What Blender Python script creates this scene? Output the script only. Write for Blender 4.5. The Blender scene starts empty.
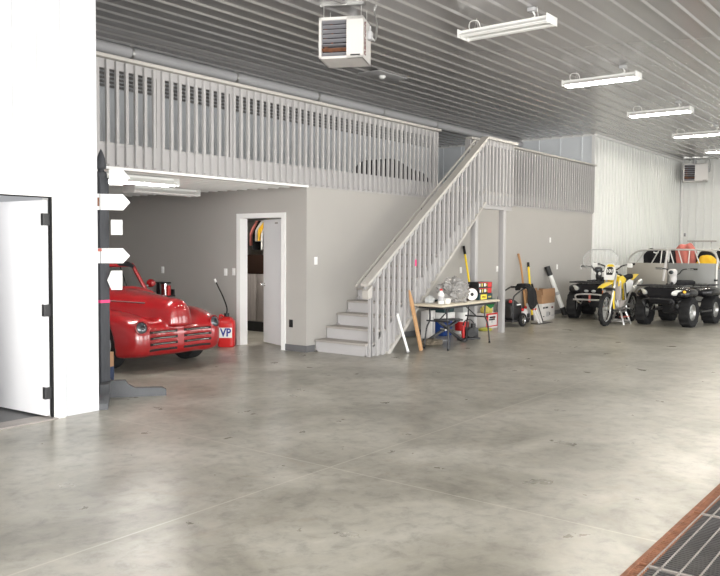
import bpy, bmesh, math, random
import numpy as np
from mathutils import Vector, Matrix, noise
random.seed(7)
PI = math.pi
sc = bpy.context.scene
C = sc.collection
V = Vector

# ------------------------------------------------------------------ materials
def mat(name, col, rough=.5, metal=0., spec=.5, coat=0., var=0., vscale=6., bump=0., bscale=40., trans=0., alpha=1., emit=None, estr=0., sss=0., stretch=None, ior=1.45):
    m = bpy.data.materials.new(name); m.use_nodes = True
    nt = m.node_tree; b = nt.nodes['Principled BSDF']
    def hx(c): return (c[0], c[1], c[2], 1)
    b.inputs['Base Color'].default_value = hx(col)
    b.inputs['Roughness'].default_value = rough
    b.inputs['Metallic'].default_value = metal
    b.inputs['Specular IOR Level'].default_value = spec
    b.inputs['Coat Weight'].default_value = coat
    b.inputs['Coat Roughness'].default_value = .04
    b.inputs['Transmission Weight'].default_value = trans
    b.inputs['Alpha'].default_value = alpha
    b.inputs['IOR'].default_value = ior
    if emit: b.inputs['Emission Color'].default_value = hx(emit); b.inputs['Emission Strength'].default_value = estr
    if var or bump:
        tc = nt.nodes.new('ShaderNodeTexCoord'); mp = nt.nodes.new('ShaderNodeMapping')
        nt.links.new(tc.outputs['Object'], mp.inputs['Vector'])
        if stretch: mp.inputs['Scale'].default_value = stretch
    if var:
        n = nt.nodes.new('ShaderNodeTexNoise'); n.inputs['Scale'].default_value = vscale; n.inputs['Detail'].default_value = 5
        nt.links.new(mp.outputs['Vector'], n.inputs['Vector'])
        mx = nt.nodes.new('ShaderNodeMix'); mx.data_type = 'RGBA'
        lo = tuple(max(0, c*(1-var)) for c in col); hi = tuple(min(1, c*(1+var)) for c in col)
        mx.inputs[6].default_value = hx(lo); mx.inputs[7].default_value = hx(hi)
        nt.links.new(n.outputs['Fac'], mx.inputs[0]); nt.links.new(mx.outputs[2], b.inputs['Base Color'])
    if bump:
        n2 = nt.nodes.new('ShaderNodeTexNoise'); n2.inputs['Scale'].default_value = bscale; n2.inputs['Detail'].default_value = 3
        nt.links.new(mp.outputs['Vector'], n2.inputs['Vector'])
        bp = nt.nodes.new('ShaderNodeBump'); bp.inputs['Strength'].default_value = bump; bp.inputs['Distance'].default_value = .02
        nt.links.new(n2.outputs['Fac'], bp.inputs['Height']); nt.links.new(bp.outputs['Normal'], b.inputs['Normal'])
    return m

M = {}
M['grey_wall'] = mat('grey_wall_paint', (.40, .385, .365), .75, spec=.3, var=.03, vscale=2, bump=.05, bscale=90)
M['white_metal'] = mat('white_metal_liner', (.74, .75, .73), .38, spec=.5, var=.02, vscale=1.5)
M['white_wall'] = mat('white_partition_metal', (.58, .59, .615), .4, spec=.4)
M['ceil_metal'] = mat('ceiling_metal', (.52, .51, .505), .26, metal=.6, spec=.6, var=.03, vscale=.8)
M['loft_metal'] = mat('loft_wall_metal', (.74, .77, .80), .45, spec=.4)
M['white_trim'] = mat('white_trim_paint', (.83, .83, .82), .45)
M['door_white'] = mat('white_door_paint', (.78, .78, .80), .4)
M['rail_paint'] = mat('light_grey_rail_paint', (.41, .40, .40), .55, var=.04, vscale=5)
M['rail_cap'] = mat('rail_cap_paint', (.47, .45, .42), .5, var=.05, vscale=5)
M['stair_paint'] = mat('stair_riser_paint', (.46, .45, .455), .55, var=.03)
M['tread'] = mat('worn_tread_paint', (.37, .345, .32), .6, var=.12, vscale=9)
M['base'] = mat('dark_grey_baseboard', (.13, .13, .135), .6)
M['black_rub'] = mat('black_rubber', (.018, .018, .019), .8, spec=.3, bump=.1, bscale=60)
M['black_pl'] = mat('black_plastic', (.016, .016, .017), .42, spec=.5)
M['black_gl'] = mat('glossy_black_plastic', (.012, .012, .014), .22, spec=.5)
M['black_st'] = mat('black_steel', (.025, .025, .027), .4, spec=.5)
M['black_cl'] = mat('black_cloth', (.016, .016, .018), .9, spec=.2, bump=.3, bscale=25)
M['grey_st'] = mat('bare_steel', (.48, .48, .47), .35, metal=.9, var=.1, vscale=12)
M['chrome'] = mat('chrome', (.85, .85, .86), .08, metal=1.)
M['alu'] = mat('brushed_aluminium', (.66, .66, .65), .32, metal=.9)
M['red_car'] = mat('red_car_lacquer', (.29, .004, .007), .28, spec=.5, coat=1.)
M['dark_void'] = mat('grille_backing_black', (.008, .006, .006), .7)
M['glass'] = mat('clear_glass', (.95, .97, .97), .02, trans=1., ior=1.1)
M['tint'] = mat('clear_plastic_sheet', (.80, .82, .82), .12, alpha=.13)
M['lamp_pale'] = mat('pale_lamp_glass', (.62, .63, .60), .12, coat=1.)
M['lens'] = mat('headlight_lens', (.06, .07, .08), .08, metal=.4, coat=1.)
M['leather'] = mat('tan_upholstery', (.25, .18, .12), .6)
M['yellow'] = mat('bright_yellow_plastic', (.85, .62, .02), .35, coat=.3)
M['yellow_cl'] = mat('yellow_cloth', (.85, .50, .03), .8, bump=.3, bscale=18)
M['white_pl'] = mat('white_plastic', (.82, .82, .80), .4)
M['red_pl'] = mat('red_plastic', (.55, .02, .02), .35)
M['red_cl'] = mat('faded_red_cloth', (.55, .17, .14), .85, var=.12, vscale=8, bump=.3, bscale=20)
M['orange'] = mat('orange_reflector', (.9, .22, .03), .3)
M['wood'] = mat('raw_pine', (.52, .30, .15), .6, var=.2, vscale=5, stretch=(8, 8, 1))
M['axe_wood'] = mat('varnished_handle_wood', (.42, .22, .09), .45, var=.15, vscale=6, stretch=(6, 6, 1))
M['post_wood'] = mat('charcoal_stained_post', (.055, .058, .066), .6, var=.3, vscale=7, stretch=(5, 5, 1), bump=.2, bscale=30)
M['foot_wood'] = mat('grey_stained_timber', (.085, .088, .095), .65, var=.2, vscale=8, bump=.2)
M['sign_white'] = mat('white_sign_board', (.90, .90, .90), .45)
M['pink'] = mat('pink_marking_tape', (.90, .06, .22), .5)
M['card'] = mat('brown_cardboard', (.36, .21, .115), .8, var=.08, vscale=6)
M['white_card'] = mat('white_cardboard', (.66, .64, .63), .7, var=.04)
M['navy'] = mat('dark_blue_paper', (.02, .035, .08), .6)
M['blue_pl'] = mat('blue_plastic', (.012, .05, .22), .4)
M['dgreen'] = mat('dark_green_plastic', (.018, .05, .055), .5)
M['green'] = mat('green_cloth', (.03, .22, .07), .7)
M['tabletop'] = mat('cream_table_laminate', (.60, .54, .43), .45, var=.05)
M['bag_clear'] = mat('crumpled_clear_polythene', (.30, .29, .28), .22, spec=.6, alpha=.93, bump=1., bscale=9)
M['clear_tub'] = mat('cloudy_clear_plastic', (.60, .62, .62), .3, alpha=.75)
M['brown_pl'] = mat('dark_brown_card', (.09, .035, .02), .6)
M['straw'] = mat('straw_yellow', (.50, .42, .10), .8, var=.25, vscale=20)
M['rag'] = mat('stained_rag', (.19, .16, .12), .9, var=.5, vscale=14, bump=.5, bscale=20)
M['yel_bag'] = mat('yellow_green_bag', (.42, .42, .07), .6)
M['panel_grey'] = mat('grey_trailer_sheet', (.27, .275, .27), .42, metal=.35, var=.05, vscale=2)
M['panel_reflected'] = mat('reflection_toned_trailer_sheet', (.36, .34, .30), .42, metal=.35, var=.05, vscale=2)  # reflection on the left panel put into the sheet colour
M['galv'] = mat('galvanised_tube', (.60, .59, .56), .4, metal=.6)
M['amber'] = mat('amber_lens', (.9, .5, .02), .2)
M['red_lens'] = mat('red_tail_lens', (.75, .02, .02), .2)
M['cool_white'] = mat('lit_tube', (1, 1, 1), .5, emit=(1., .94, .82), estr=165)
M['bay_tube'] = mat('lit_bay_tube', (1, 1, 1), .5, emit=(1., .98, .94), estr=105)
M['dead_tube'] = mat('unlit_tube', (.82, .82, .80), .3)
M['fix_white'] = mat('fixture_enamel', (.84, .84, .82), .35)
M['heater_white'] = mat('heater_enamel', (.68, .66, .64), .45)
M['heater_dark'] = mat('heater_inside', (.06, .055, .06), .5)
M['louvre'] = mat('louvre_metal', (.50, .50, .54), .3, metal=.5)
M['red_ink'] = mat('red_lettering', (.12, .01, .012), .6)
M['black_ink'] = mat('black_lettering', (.02, .02, .02), .5)
M['blue_ink'] = mat('blue_lettering', (.02, .03, .25), .5)
M['rust'] = mat('rusty_steel', (.23, .10, .055), .8, var=.7, vscale=16)
M['grate'] = mat('worn_grate_steel', (.07, .066, .068), .5, metal=.3, var=.6, vscale=4)
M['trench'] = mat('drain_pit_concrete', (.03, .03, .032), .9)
M['screw'] = mat('grate_bar_light', (.33, .30, .28), .5, metal=.4, var=.3)
M['duct'] = mat('grey_pipe_paint', (.44, .44, .45), .5)
M['weathered'] = mat('weathered_board', (.42, .38, .36), .7, var=.35, vscale=4, stretch=(9, 9, 1))
M['brown_board'] = mat('dark_brown_board', (.045, .022, .014), .6)
M['dark_floor'] = mat('dark_grey_tile', (.10, .10, .10), .5, var=.2)
M['tile_floor'] = M['dark_floor']

# ------------------------------------------------------------------ mesh building
def fin(me, smooth=35):
    if smooth:
        for p in me.polygons: p.use_smooth = True
        try: me.set_sharp_from_angle(angle=math.radians(smooth))
        except Exception: pass
    me.update()
def basis(d):
    d = V(d).normalized(); a = V((0, 0, 1)) if abs(d.z) < .9 else V((1, 0, 0))
    u = a.cross(d).normalized(); return u, d.cross(u).normalized(), d
def spline(pts, n=6, closed=False):
    P = [V(p) for p in pts]; out = []; L = len(P)
    rng = range(L if closed else L-1)
    for i in rng:
        if closed: a, b, c, d = P[i-1], P[i], P[(i+1) % L], P[(i+2) % L]
        else: a = P[max(i-1, 0)]; b = P[i]; c = P[i+1]; d = P[min(i+2, L-1)]
        for k in range(n):
            t = k/n
            out.append(.5*((2*b)+(c-a)*t+(2*a-5*b+4*c-d)*t*t+(3*b-a-3*c+d)*t**3))
    if not closed: out.append(P[-1])
    return out
class MB:
    def __init__(s): s.bm = bmesh.new()
    def box(s, c, d, bev=0., rot=None):
        r = bmesh.ops.create_cube(s.bm, size=1.); vs = r['verts']
        for v in vs: v.co = V((v.co.x*d[0], v.co.y*d[1], v.co.z*d[2]))
        if bev:
            es = list({e for v in vs for e in v.link_edges})
            rr = bmesh.ops.bevel(s.bm, geom=es, offset=bev, segments=2, profile=.5, affect='EDGES')
            vs = list({v for f in rr['faces'] for v in f.verts} | {v for v in vs if v.is_valid})
        R = rot.to_3x3() if isinstance(rot, Matrix) else (Matrix.Rotation(rot, 3, 'Z') if rot else None)
        for v in vs:
            if R: v.co = R @ v.co
            v.co += V(c)
        return s
    def span(s, a, b, bev=0.):
        return s.box([(a[i]+b[i])/2 for i in range(3)], [abs(b[i]-a[i]) for i in range(3)], bev)
    def beam(s, p0, p1, w, h, bev=0., up=(0, 0, 1)):
        p0 = V(p0); p1 = V(p1); d = (p1-p0); L = d.length; d.normalize()
        x = d.cross(V(up)); x = x.normalized() if x.length > 1e-4 else V((1, 0, 0)); z = x.cross(d)
        return s.box((p0+p1)/2, (w, L, h), bev, Matrix((x, d, z)).transposed())
    def ring(s, c, u, v, r, n, r2=None):
        r2 = r if r2 is None else r2
        return [s.bm.verts.new(V(c)+u*(r*math.cos(2*PI*k/n))+v*(r2*math.sin(2*PI*k/n))) for k in range(n)]
    def skin(s, a, b):
        n = len(a)
        for k in range(n):
            try: s.bm.faces.new((a[k], a[(k+1) % n], b[(k+1) % n], b[k]))
            except ValueError: pass
    def cap(s, r, flip=False):
        try: s.bm.faces.new(r[::-1] if flip else r)
        except ValueError: pass
    def cyl(s, p0, p1, r0, r1=None, n=16):
        r1 = r0 if r1 is None else r1; u, v, d = basis(V(p1)-V(p0))
        a = s.ring(p0, u, v, r0, n); b = s.ring(p1, u, v, r1, n); s.skin(a, b); s.cap(a, True); s.cap(b); return s
    def tube(s, pts, r, n=8, closed=False):
        P = [V(p) for p in pts]; L = len(P); rr = r if isinstance(r, (list, tuple)) else [r]*L
        rings = []; u = None
        for i in range(L):
            d = (P[(i+1) % L]-P[i-1]) if closed else (P[min(i+1, L-1)]-P[max(i-1, 0)])
            if d.length < 1e-7: d = V((0, 0, 1))
            d.normalize()
            if u is None: u = basis(d)[0]
            u = (u-d*u.dot(d)); u = u.normalized() if u.length > 1e-5 else basis(d)[0]
            rings.append(s.ring(P[i], u, d.cross(u), rr[i], n))
        for i in range(L-1): s.skin(rings[i], rings[i+1])
        if closed: s.skin(rings[-1], rings[0])
        else: s.cap(rings[0], True); s.cap(rings[-1])
        return s
    def lathe(s, prof, c=(0, 0, 0), axis=(0, 0, 1), n=24, mod=None, closed=False):
        u, v, d = basis(axis); rings = []
        for (r, h) in prof:
            cc = V(c)+d*h
            if r < 1e-5: rings.append([s.bm.verts.new(cc)])
            else: rings.append([s.bm.verts.new(cc+(u*math.cos(2*PI*k/n)+v*math.sin(2*PI*k/n))*(r if mod is None else mod(r, h, k))) for k in range(n)])
        def j(a, b):
            if len(a) == 1 and len(b) == 1: return
            if len(a) == 1:
                for k in range(n): s.bm.faces.new((a[0], b[(k+1) % n], b[k]))
            elif len(b) == 1:
                for k in range(n): s.bm.faces.new((a[k], a[(k+1) % n], b[0]))
            else: s.skin(a, b)
        for i in range(len(rings)-1): j(rings[i], rings[i+1])
        if closed: j(rings[-1], rings[0])
        return s
    def prism(s, poly, o, u, v, w):
        """poly (2-D) in plane o+u*a+v*b extruded by vector w"""
        o, u, v, w = V(o), V(u), V(v), V(w)
        a = [s.bm.verts.new(o+u*p[0]+v*p[1]) for p in poly]; b = [s.bm.verts.new(x.co+w) for x in a]
        s.skin(a, b); s.cap(a, True); s.cap(b); return s
    def ball(s, c, r, seg=16):
        r = (r, r, r) if isinstance(r, (int, float)) else r
        m = Matrix.Translation(V(c)) @ Matrix.Diagonal((r[0], r[1], r[2], 1))
        bmesh.ops.create_uvsphere(s.bm, u_segments=seg, v_segments=max(6, seg*2//3), radius=1, matrix=m); return s
    def loft(s, secs, closed=True, caps=True):
        R = [[s.bm.verts.new(V(p)) for p in sec] for sec in secs]; n = len(R[0])
        for a, b in zip(R, R[1:]):
            for k in range(n if closed else n-1):
                s.bm.faces.new((a[k], a[(k+1) % n], b[(k+1) % n], b[k]))
        if caps and closed: s.cap(R[0], True); s.cap(R[-1])
        return s
    def sheet(s, secs, th):
        """open lofted strip given a thickness"""
        R = [[V(p) for p in sec] for sec in secs]
        me = bmesh.new()
        G = [[me.verts.new(p) for p in r] for r in R]
        for a, b in zip(G, G[1:]):
            for k in range(len(a)-1): me.faces.new((a[k], a[k+1], b[k+1], b[k]))
        bmesh.ops.recalc_face_normals(me, faces=me.faces)
        bmesh.ops.solidify(me, geom=me.faces[:]+me.verts[:]+me.edges[:], thickness=th)
        t = bpy.data.meshes.new('t'); me.to_mesh(t); me.free(); s.bm.from_mesh(t); bpy.data.meshes.remove(t); return s
    def rough(s, amp, freq=4., seed=0.):
        for v in s.bm.verts:
            v.co += noise.noise_vector(v.co*freq+V((seed, seed*1.7, 0)))*amp
        return s
    def sub(s, n=1):
        bmesh.ops.subdivide_edges(s.bm, edges=s.bm.edges[:], cuts=n, use_grid_fill=True); return s
    def mesh(s, name, m, smooth=35):
        bmesh.ops.recalc_face_normals(s.bm, faces=s.bm.faces)
        me = bpy.data.meshes.new(name); s.bm.to_mesh(me); s.bm.free(); me.materials.append(m); fin(me, smooth); return me
    def obj(s, name, m, parent=None, smooth=35, loc=None, label=None):
        return link(name, s.mesh(name, m, smooth), parent, loc, label)
def link(name, data, parent=None, loc=None, label=None):
    o = bpy.data.objects.new(name, data); C.objects.link(o)
    if parent: o.parent = parent
    if loc is not None: o.location = loc
    if label: o['label'] = label
    return o
def tag(o, label, cat, group=None):
    o['label'] = label; o['category'] = cat
    if group: o['group'] = group
    return o
def thing(name, label, cat, loc=(0, 0, 0), rz=0., group=None, rot=None):
    o = bpy.data.objects.new(name, None); C.objects.link(o); o.empty_display_size = .1
    o.location = loc; o.rotation_euler = rot if rot else (0, 0, rz)
    return tag(o, label, cat, group)
def struct(o): o['kind'] = 'structure'; return o
def kids(o): return [c for c in bpy.data.objects if c.parent == o]
def copy_tree(o, parent=None):
    c = o.copy(); C.objects.link(c)
    if parent: c.parent = parent
    for ch in kids(o): copy_tree(ch, c)
    return c
def text(name, s, size, m, parent, loc, rot, ext=.002, sx=1.):
    cu = bpy.data.curves.new(name, 'FONT'); cu.body = s; cu.size = size; cu.extrude = ext
    cu.align_x = 'CENTER'; cu.align_y = 'CENTER'; cu.offset = size*.03
    t = bpy.data.objects.new('t', cu); C.objects.link(t)
    dg = bpy.context.evaluated_depsgraph_get(); me = bpy.data.meshes.new_from_object(t.evaluated_get(dg))
    bpy.data.objects.remove(t); me.materials.clear(); me.materials.append(m); me.name = name
    o = link(name, me, parent); o.location = loc; o.rotation_euler = rot; o.scale = (sx, 1, 1); return o

# signed-distance modelling: sample a field on a grid and extract its surface (surface nets)
def sdf_mesh(name, fn, lo, hi, h, m, smooth=60):
    ax = [np.arange(lo[i]-h*1.5, hi[i]+h*1.5, h) for i in range(3)]
    X, Y, Z = np.meshgrid(*ax, indexing='ij'); F = fn(X, Y, Z).astype(float)
    S = F < 0; nx, ny, nz = F.shape
    cs = np.zeros((nx-1, ny-1, nz-1)); acc = np.zeros((nx-1, ny-1, nz-1, 3)); G = np.stack([X, Y, Z], -1)
    def sl(a, lo_, n): return slice(lo_, n+lo_)
    for a in range(3):
        A = [slice(None)]*3; B = [slice(None)]*3; A[a] = slice(0, -1); B[a] = slice(1, None); A = tuple(A); B = tuple(B)
        cr = S[A] != S[B]; f0, f1 = F[A], F[B]; t = np.where(cr, f0/np.where(cr, f0-f1, 1), 0)
        P = G[A]+(G[B]-G[A])*t[..., None]; P = P*cr[..., None]
        b, c = [k for k in range(3) if k != a]
        for db in (0, 1):
            for dc in (0, 1):
                ix = [slice(None)]*3; ix[b] = slice(db, F.shape[b]-1+db); ix[c] = slice(dc, F.shape[c]-1+dc); ix = tuple(ix)
                cs += cr[ix]; acc += P[ix]
    act = cs > 0; idx = -np.ones(act.shape, int); idx[act] = np.arange(act.sum()); verts = acc[act]/cs[act][:, None]
    quads = []
    for a in range(3):
        A = [slice(None)]*3; B = [slice(None)]*3; A[a] = slice(0, -1); B[a] = slice(1, None)
        cr = S[tuple(A)] != S[tuple(B)]; ins = S[tuple(A)]
        b, c = (a+1) % 3, (a+2) % 3
        I = np.argwhere(cr); I = I[(I[:, b] > 0) & (I[:, c] > 0) & (I[:, b] < F.shape[b]-1) & (I[:, c] < F.shape[c]-1)]
        fl = ins[I[:, 0], I[:, 1], I[:, 2]]
        def cell(db, dc):
            J = I.copy(); J[:, b] -= db; J[:, c] -= dc; return idx[J[:, 0], J[:, 1], J[:, 2]]
        q = np.stack([cell(1, 1), cell(0, 1), cell(0, 0), cell(1, 0)], 1); q[~fl] = q[~fl][:, ::-1]; quads.append(q)
    q = np.concatenate(quads)
    me = bpy.data.meshes.new(name); me.from_pydata(verts.tolist(), [], q.tolist()); me.materials.append(m); fin(me, smooth); return me
def smin(a, b, k): h = np.clip(.5+.5*(b-a)/k, 0, 1); return b*(1-h)+a*h-k*h*(1-h)
def smax(a, b, k): return -smin(-a, -b, k)
def ell(X, Y, Z, c, r, p=2.):
    x, y, z = abs((X-c[0])/r[0]), abs((Y-c[1])/r[1]), abs((Z-c[2])/r[2])
    return ((x**p+y**p+z**p)**(1/p)-1)*min(r)
def rbox(X, Y, Z, c, d, r):
    x, y, z = abs(X-c[0])-d[0]/2+r, abs(Y-c[1])-d[1]/2+r, abs(Z-c[2])-d[2]/2+r
    return np.sqrt(np.maximum(x, 0)**2+np.maximum(y, 0)**2+np.maximum(z, 0)**2)+np.minimum(np.maximum(x, np.maximum(y, z)), 0)-r
def sstep(a, b, x): t = np.clip((x-a)/(b-a), 0, 1); return t*t*(3-2*t)
# ================================================================== THE SHELL
XE, XW, YS, YN, HC = 28., -8., -4.5, 13., 4.57
# concrete floor: procedural mottling, saw-cut joints, glossy sealer
def floor_mat():
    m = bpy.data.materials.new('sealed_concrete'); m.use_nodes = True; nt = m.node_tree; N = nt.nodes.new; L = nt.links.new
    b = nt.nodes['Principled BSDF']; tc = N('ShaderNodeTexCoord')
    def noi(s, d=6, r=.6, dist=0.):
        n = N('ShaderNodeTexNoise'); n.inputs['Scale'].default_value = s; n.inputs['Detail'].default_value = d; n.inputs['Roughness'].default_value = r
        n.inputs['Distortion'].default_value = dist; L(tc.outputs['Object'], n.inputs['Vector']); return n.outputs['Fac']
    def ramp(f, *st):
        r = N('ShaderNodeValToRGB'); e = r.color_ramp.elements
        while len(e) < len(st): e.new(.5)
        for k, (p, c) in enumerate(st): e[k].position = p; e[k].color = (*c, 1)
        L(f, r.inputs['Fac']); return r.outputs['Color']
    def mix(f, a, c, mode='MIX'):
        x = N('ShaderNodeMix'); x.data_type = 'RGBA'; x.blend_type = mode
        if isinstance(f, float): x.inputs[0].default_value = f
        else: L(f, x.inputs[0])
        for i, q in ((6, a), (7, c)):
            if isinstance(q, tuple): x.inputs[i].default_value = (*q, 1)
            else: L(q, x.inputs[i])
        return x.outputs[2]
    base = ramp(noi(.9, 8, .62, .6), (.32, (.20, .188, .155)), (.50, (.31, .293, .250)), (.68, (.41, .392, .345)))
    fine = ramp(noi(7, 8, .7, .3), (.28, (.55, .55, .54)), (.50, (1, 1, 1)), (.75, (1.2, 1.19, 1.15)))
    col = mix(.8, base, fine, 'MULTIPLY')
    st = ramp(noi(1.7, 5, .6, 1.5), (.60, (0, 0, 0)), (.70, (1, 1, 1)))
    col = mix(mix(.35, (0, 0, 0), st), col, (.27, .225, .165))
    sep = N('ShaderNodeSeparateXYZ'); L(tc.outputs['Object'], sep.inputs[0])
    def line(o, p, w):
        a = N('ShaderNodeMath'); a.operation = 'SUBTRACT'; L(sep.outputs[o], a.inputs[0]); a.inputs[1].default_value = p
        c = N('ShaderNodeMath'); c.operation = 'ABSOLUTE'; L(a.outputs[0], c.inputs[0])
        d = N('ShaderNodeMath'); d.operation = 'LESS_THAN'; L(c.outputs[0], d.inputs[0]); d.inputs[1].default_value = w; return d.outputs[0]
    jn = None
    for o, p in ((0, 4.37), (0, 0.), (0, 9.0), (0, 14.), (0, 19.), (0, 24.), (1, 3.64), (1, -1.5)):
        l = line(o, p, .007)
        if jn is None: jn = l
        else:
            mx = N('ShaderNodeMath'); mx.operation = 'MAXIMUM'; L(jn, mx.inputs[0]); L(l, mx.inputs[1]); jn = mx.outputs[0]
    jm = N('ShaderNodeMath'); jm.operation = 'MULTIPLY'; L(jn, jm.inputs[0]); jm.inputs[1].default_value = .30
    col = mix(jm.outputs[0], col, (.60, .56, .49))
    L(col, b.inputs['Base Color'])
    rr = N('ShaderNodeMapRange'); L(noi(2.5, 6, .6), rr.inputs['Value']); rr.inputs['To Min'].default_value = .20; rr.inputs['To Max'].default_value = .42
    L(rr.outputs[0], b.inputs['Roughness']); b.inputs['Specular IOR Level'].default_value = .5
    bp = N('ShaderNodeBump'); bp.inputs['Strength'].default_value = .12; bp.inputs['Distance'].default_value = .01
    L(noi(11, 5, .6), bp.inputs['Height']); L(bp.outputs['Normal'], b.inputs['Normal']); return m
M['floor'] = floor_mat()
GX0, GX1, GY0, GY1 = -2., 27., .86, 1.315           # drain trench
f = MB()
f.span((XW, YS, -.3), (XE+.3, GY0, 0)).span((XW, GY1, -.3), (XE+.3, YN+.2, 0)).span((XW, GY0, -.3), (GX0, GY1, 0)).span((GX1, GY0, -.3), (XE+.3, GY1, 0))
f.obj('floor', M['floor'], smooth=0)['kind'] = 'structure'
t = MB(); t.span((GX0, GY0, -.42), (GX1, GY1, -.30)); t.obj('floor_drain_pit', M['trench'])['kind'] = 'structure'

def ribs(mb, o, along, across, up, length, width, sp, rh=.02, rw=.07, tw=.028, back=.05, minor=0):
    """ribbed metal sheet: profile in (across, up), extruded along; a closed solid"""
    o, along, across, up = V(o), V(along), V(across), V(up); P = [(0, 0)]; x = sp/2
    while x+rw/2 < width:
        P += [(x-rw/2, 0), (x-tw/2, rh), (x+tw/2, rh), (x+rw/2, 0)]
        for q in range(minor):
            c = x+sp*(q+1)/(minor+1)
            if c+.02 < width: P += [(c-.02, 0), (c-.01, rh*.25), (c+.01, rh*.25), (c+.02, 0)]
        x += sp
    P += [(width, 0), (width, -back), (0, -back)]
    a = [mb.bm.verts.new(o+across*p[0]+up*p[1]) for p in P]; b = [mb.bm.verts.new(v.co+along*length) for v in a]
    mb.skin(a, b); mb.cap(a, True); mb.cap(b); return mb

c = MB(); ribs(c, (XW, YS, HC), (1, 0, 0), (0, 1, 0), (0, 0, -1), XE-XW+.3, YN-YS+.2, .292, .022, .075, .030)
c.obj('ceiling', M['ceil_metal'], smooth=20)['kind'] = 'structure'

def W(name, a, b, m): return struct(MB().span(a, b).obj(name, M[m]))
# bay and lower loft wall
W('wall_back', (8.92, 7.9, 0), (20.2, 8.02, 2.5), 'grey_wall')
b = MB()                                              # bay side wall with the utility door opening
b.span((8.92, 8.02, 0), (9.04, 8.39, 2.05)).span((8.92, 9.31, 0), (9.04, 13., 2.05)).span((8.92, 8.02, 2.05), (9.04, 13., 2.5))
struct(b.obj('wall_bay', M['grey_wall']))
W('wall_bay_end', (4.49, 13., 0), (20.2, 13.12, 2.5), 'grey_wall')
# loft slab with white ribbed underside over the bay
struct(MB().span((4.49, 7.93, 2.515), (20.2, 13.1, 2.78)).obj('floor_loft', M['grey_wall']))
cb = MB(); ribs(cb, (4.49, 7.93, 2.50), (1, 0, 0), (0, 1, 0), (0, 0, -1), 4.43, 5.07, .2286, .016, .06, .03, back=.013)
struct(cb.obj('ceiling_bay', M['white_metal'], smooth=20))
MB().span((4.49, 7.87, 2.475), (8.93, 7.945, 2.505)).obj('trim_bay', M['white_trim'])['kind'] = 'structure'
MB().span((8.9, 7.88, 2.49), (20.2, 7.93, 2.78)).obj('trim_rim', M['rail_paint'])['kind'] = 'structure'
MB().span((4.49, 7.88, 2.505), (8.9, 7.93, 2.78)).obj('trim_rim_bay', M['rail_paint'])['kind'] = 'structure'
# loft walls
wl = MB(); ribs(wl, (4.49, 13., 2.78), (0, 0, 1), (1, 0, 0), (0, -1, 0), HC-2.78, 20.2-4.49, .2286, .018, .06, .03)
struct(wl.obj('wall_loft_back', M['loft_metal'], smooth=20))
wl = MB(); ribs(wl, (20.2, 7.93, 2.78), (0, 0, 1), (0, 1, 0), (-1, 0, 0), HC-2.78, 5.07, .61, .018, .05, .03)
struct(wl.obj('wall_loft_end', M['loft_metal'], smooth=20))
# white metal walls at the far end
wm = MB(); ribs(wm, (20.2, 7.9, 0), (0, 0, 1), (1, 0, 0), (0, -1, 0), HC, 7.8, .2286, .022, .07, .035)
struct(wm.obj('wall_right', M['white_metal'], smooth=20))
MB().span((20.17, 7.86, 0), (20.23, 7.95, HC)).obj('trim_corner', M['white_trim'])['kind'] = 'structure'
wm = MB(); ribs(wm, (XE, YS, 0), (0, 0, 1), (0, 1, 0), (-1, 0, 0), HC, 7.9-YS, .25, .02, .06, .03)
struct(wm.obj('wall_far', M['white_metal'], smooth=20))
W('trim_far_corner', (27.93, 7.80, 0), (27.99, 7.87, HC), 'white_trim')
W('trim_ceiling', (20.2, 7.83, HC-.06), (XE, 7.88, HC), 'white_trim')
W('trim_loft_ceiling', (20.15, 7.95, HC-.05), (20.185, 13., HC), 'white_trim')
# white partition on the left with its door opening, and the wall returning to the loft
p = MB(); ribs(p, (4.20, 6.65, 2.13), (0, 0, 1), (-1, 0, 0), (0, -1, 0), HC-2.13, 12.2, .2286, .012, .05, .03, back=.15)
p.span((4.20, 6.65, 0), (4.49, 6.80, HC)).span((4.03, 6.65, 0), (4.20, 6.80, 2.13)).span((XW, 6.65, 0), (3.08, 6.80, 2.13)).span((3.08, 6.65, 2.05), (4.03, 6.80, 2.13))
struct(p.obj('wall_left', M['white_wall'], smooth=20))
W('wall_office', (4.36, 6.80, 0), (4.49, 13.1, HC), 'white_wall')
W('wall_office_back', (-.5, 9.8, 0), (4.36, 9.9, HC), 'grey_wall')
W('floor_office', (-.5, 6.66, .001), (4.36, 9.8, .006), 'dark_floor')
# shed walls behind and beside the camera, with open overhead doors to the yard; the rear opening is added for light
wr = MB().span((XW-.15, YS, 0), (XW, -4.2, HC)).span((XW-.15, .2, 0), (XW, YN, HC)).span((XW-.15, -4.2, 3.7), (XW, .2, HC)); struct(wr.obj('wall_rear', M['white_metal'], smooth=20))
OPEN = [(-3., 1.), (2.6, 6.6), (9., 13.), (15., 19.), (21., 25.)]
w = MB(); x = XW
for a_, b_ in OPEN: w.span((x, YS-.2, 0), (a_, YS, HC)); w.span((a_, YS-.2, 3.7), (b_, YS, HC)); x = b_
w.span((x, YS-.2, 0), (XE+.2, YS, HC)); struct(w.obj('wall_front', M['white_metal']))
# baseboards
W('baseboard_back', (8.905, 7.885, 0), (9.1, 7.9, .10), 'base'); W('baseboard_back_right', (9.8, 7.885, 0), (20.17, 7.9, .10), 'base')
W('baseboard_bay', (8.905, 7.9, 0), (8.92, 8.33, .10), 'base'); W('baseboard_bay_deep', (8.905, 9.38, 0), (8.92, 13., .10), 'base')
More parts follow.
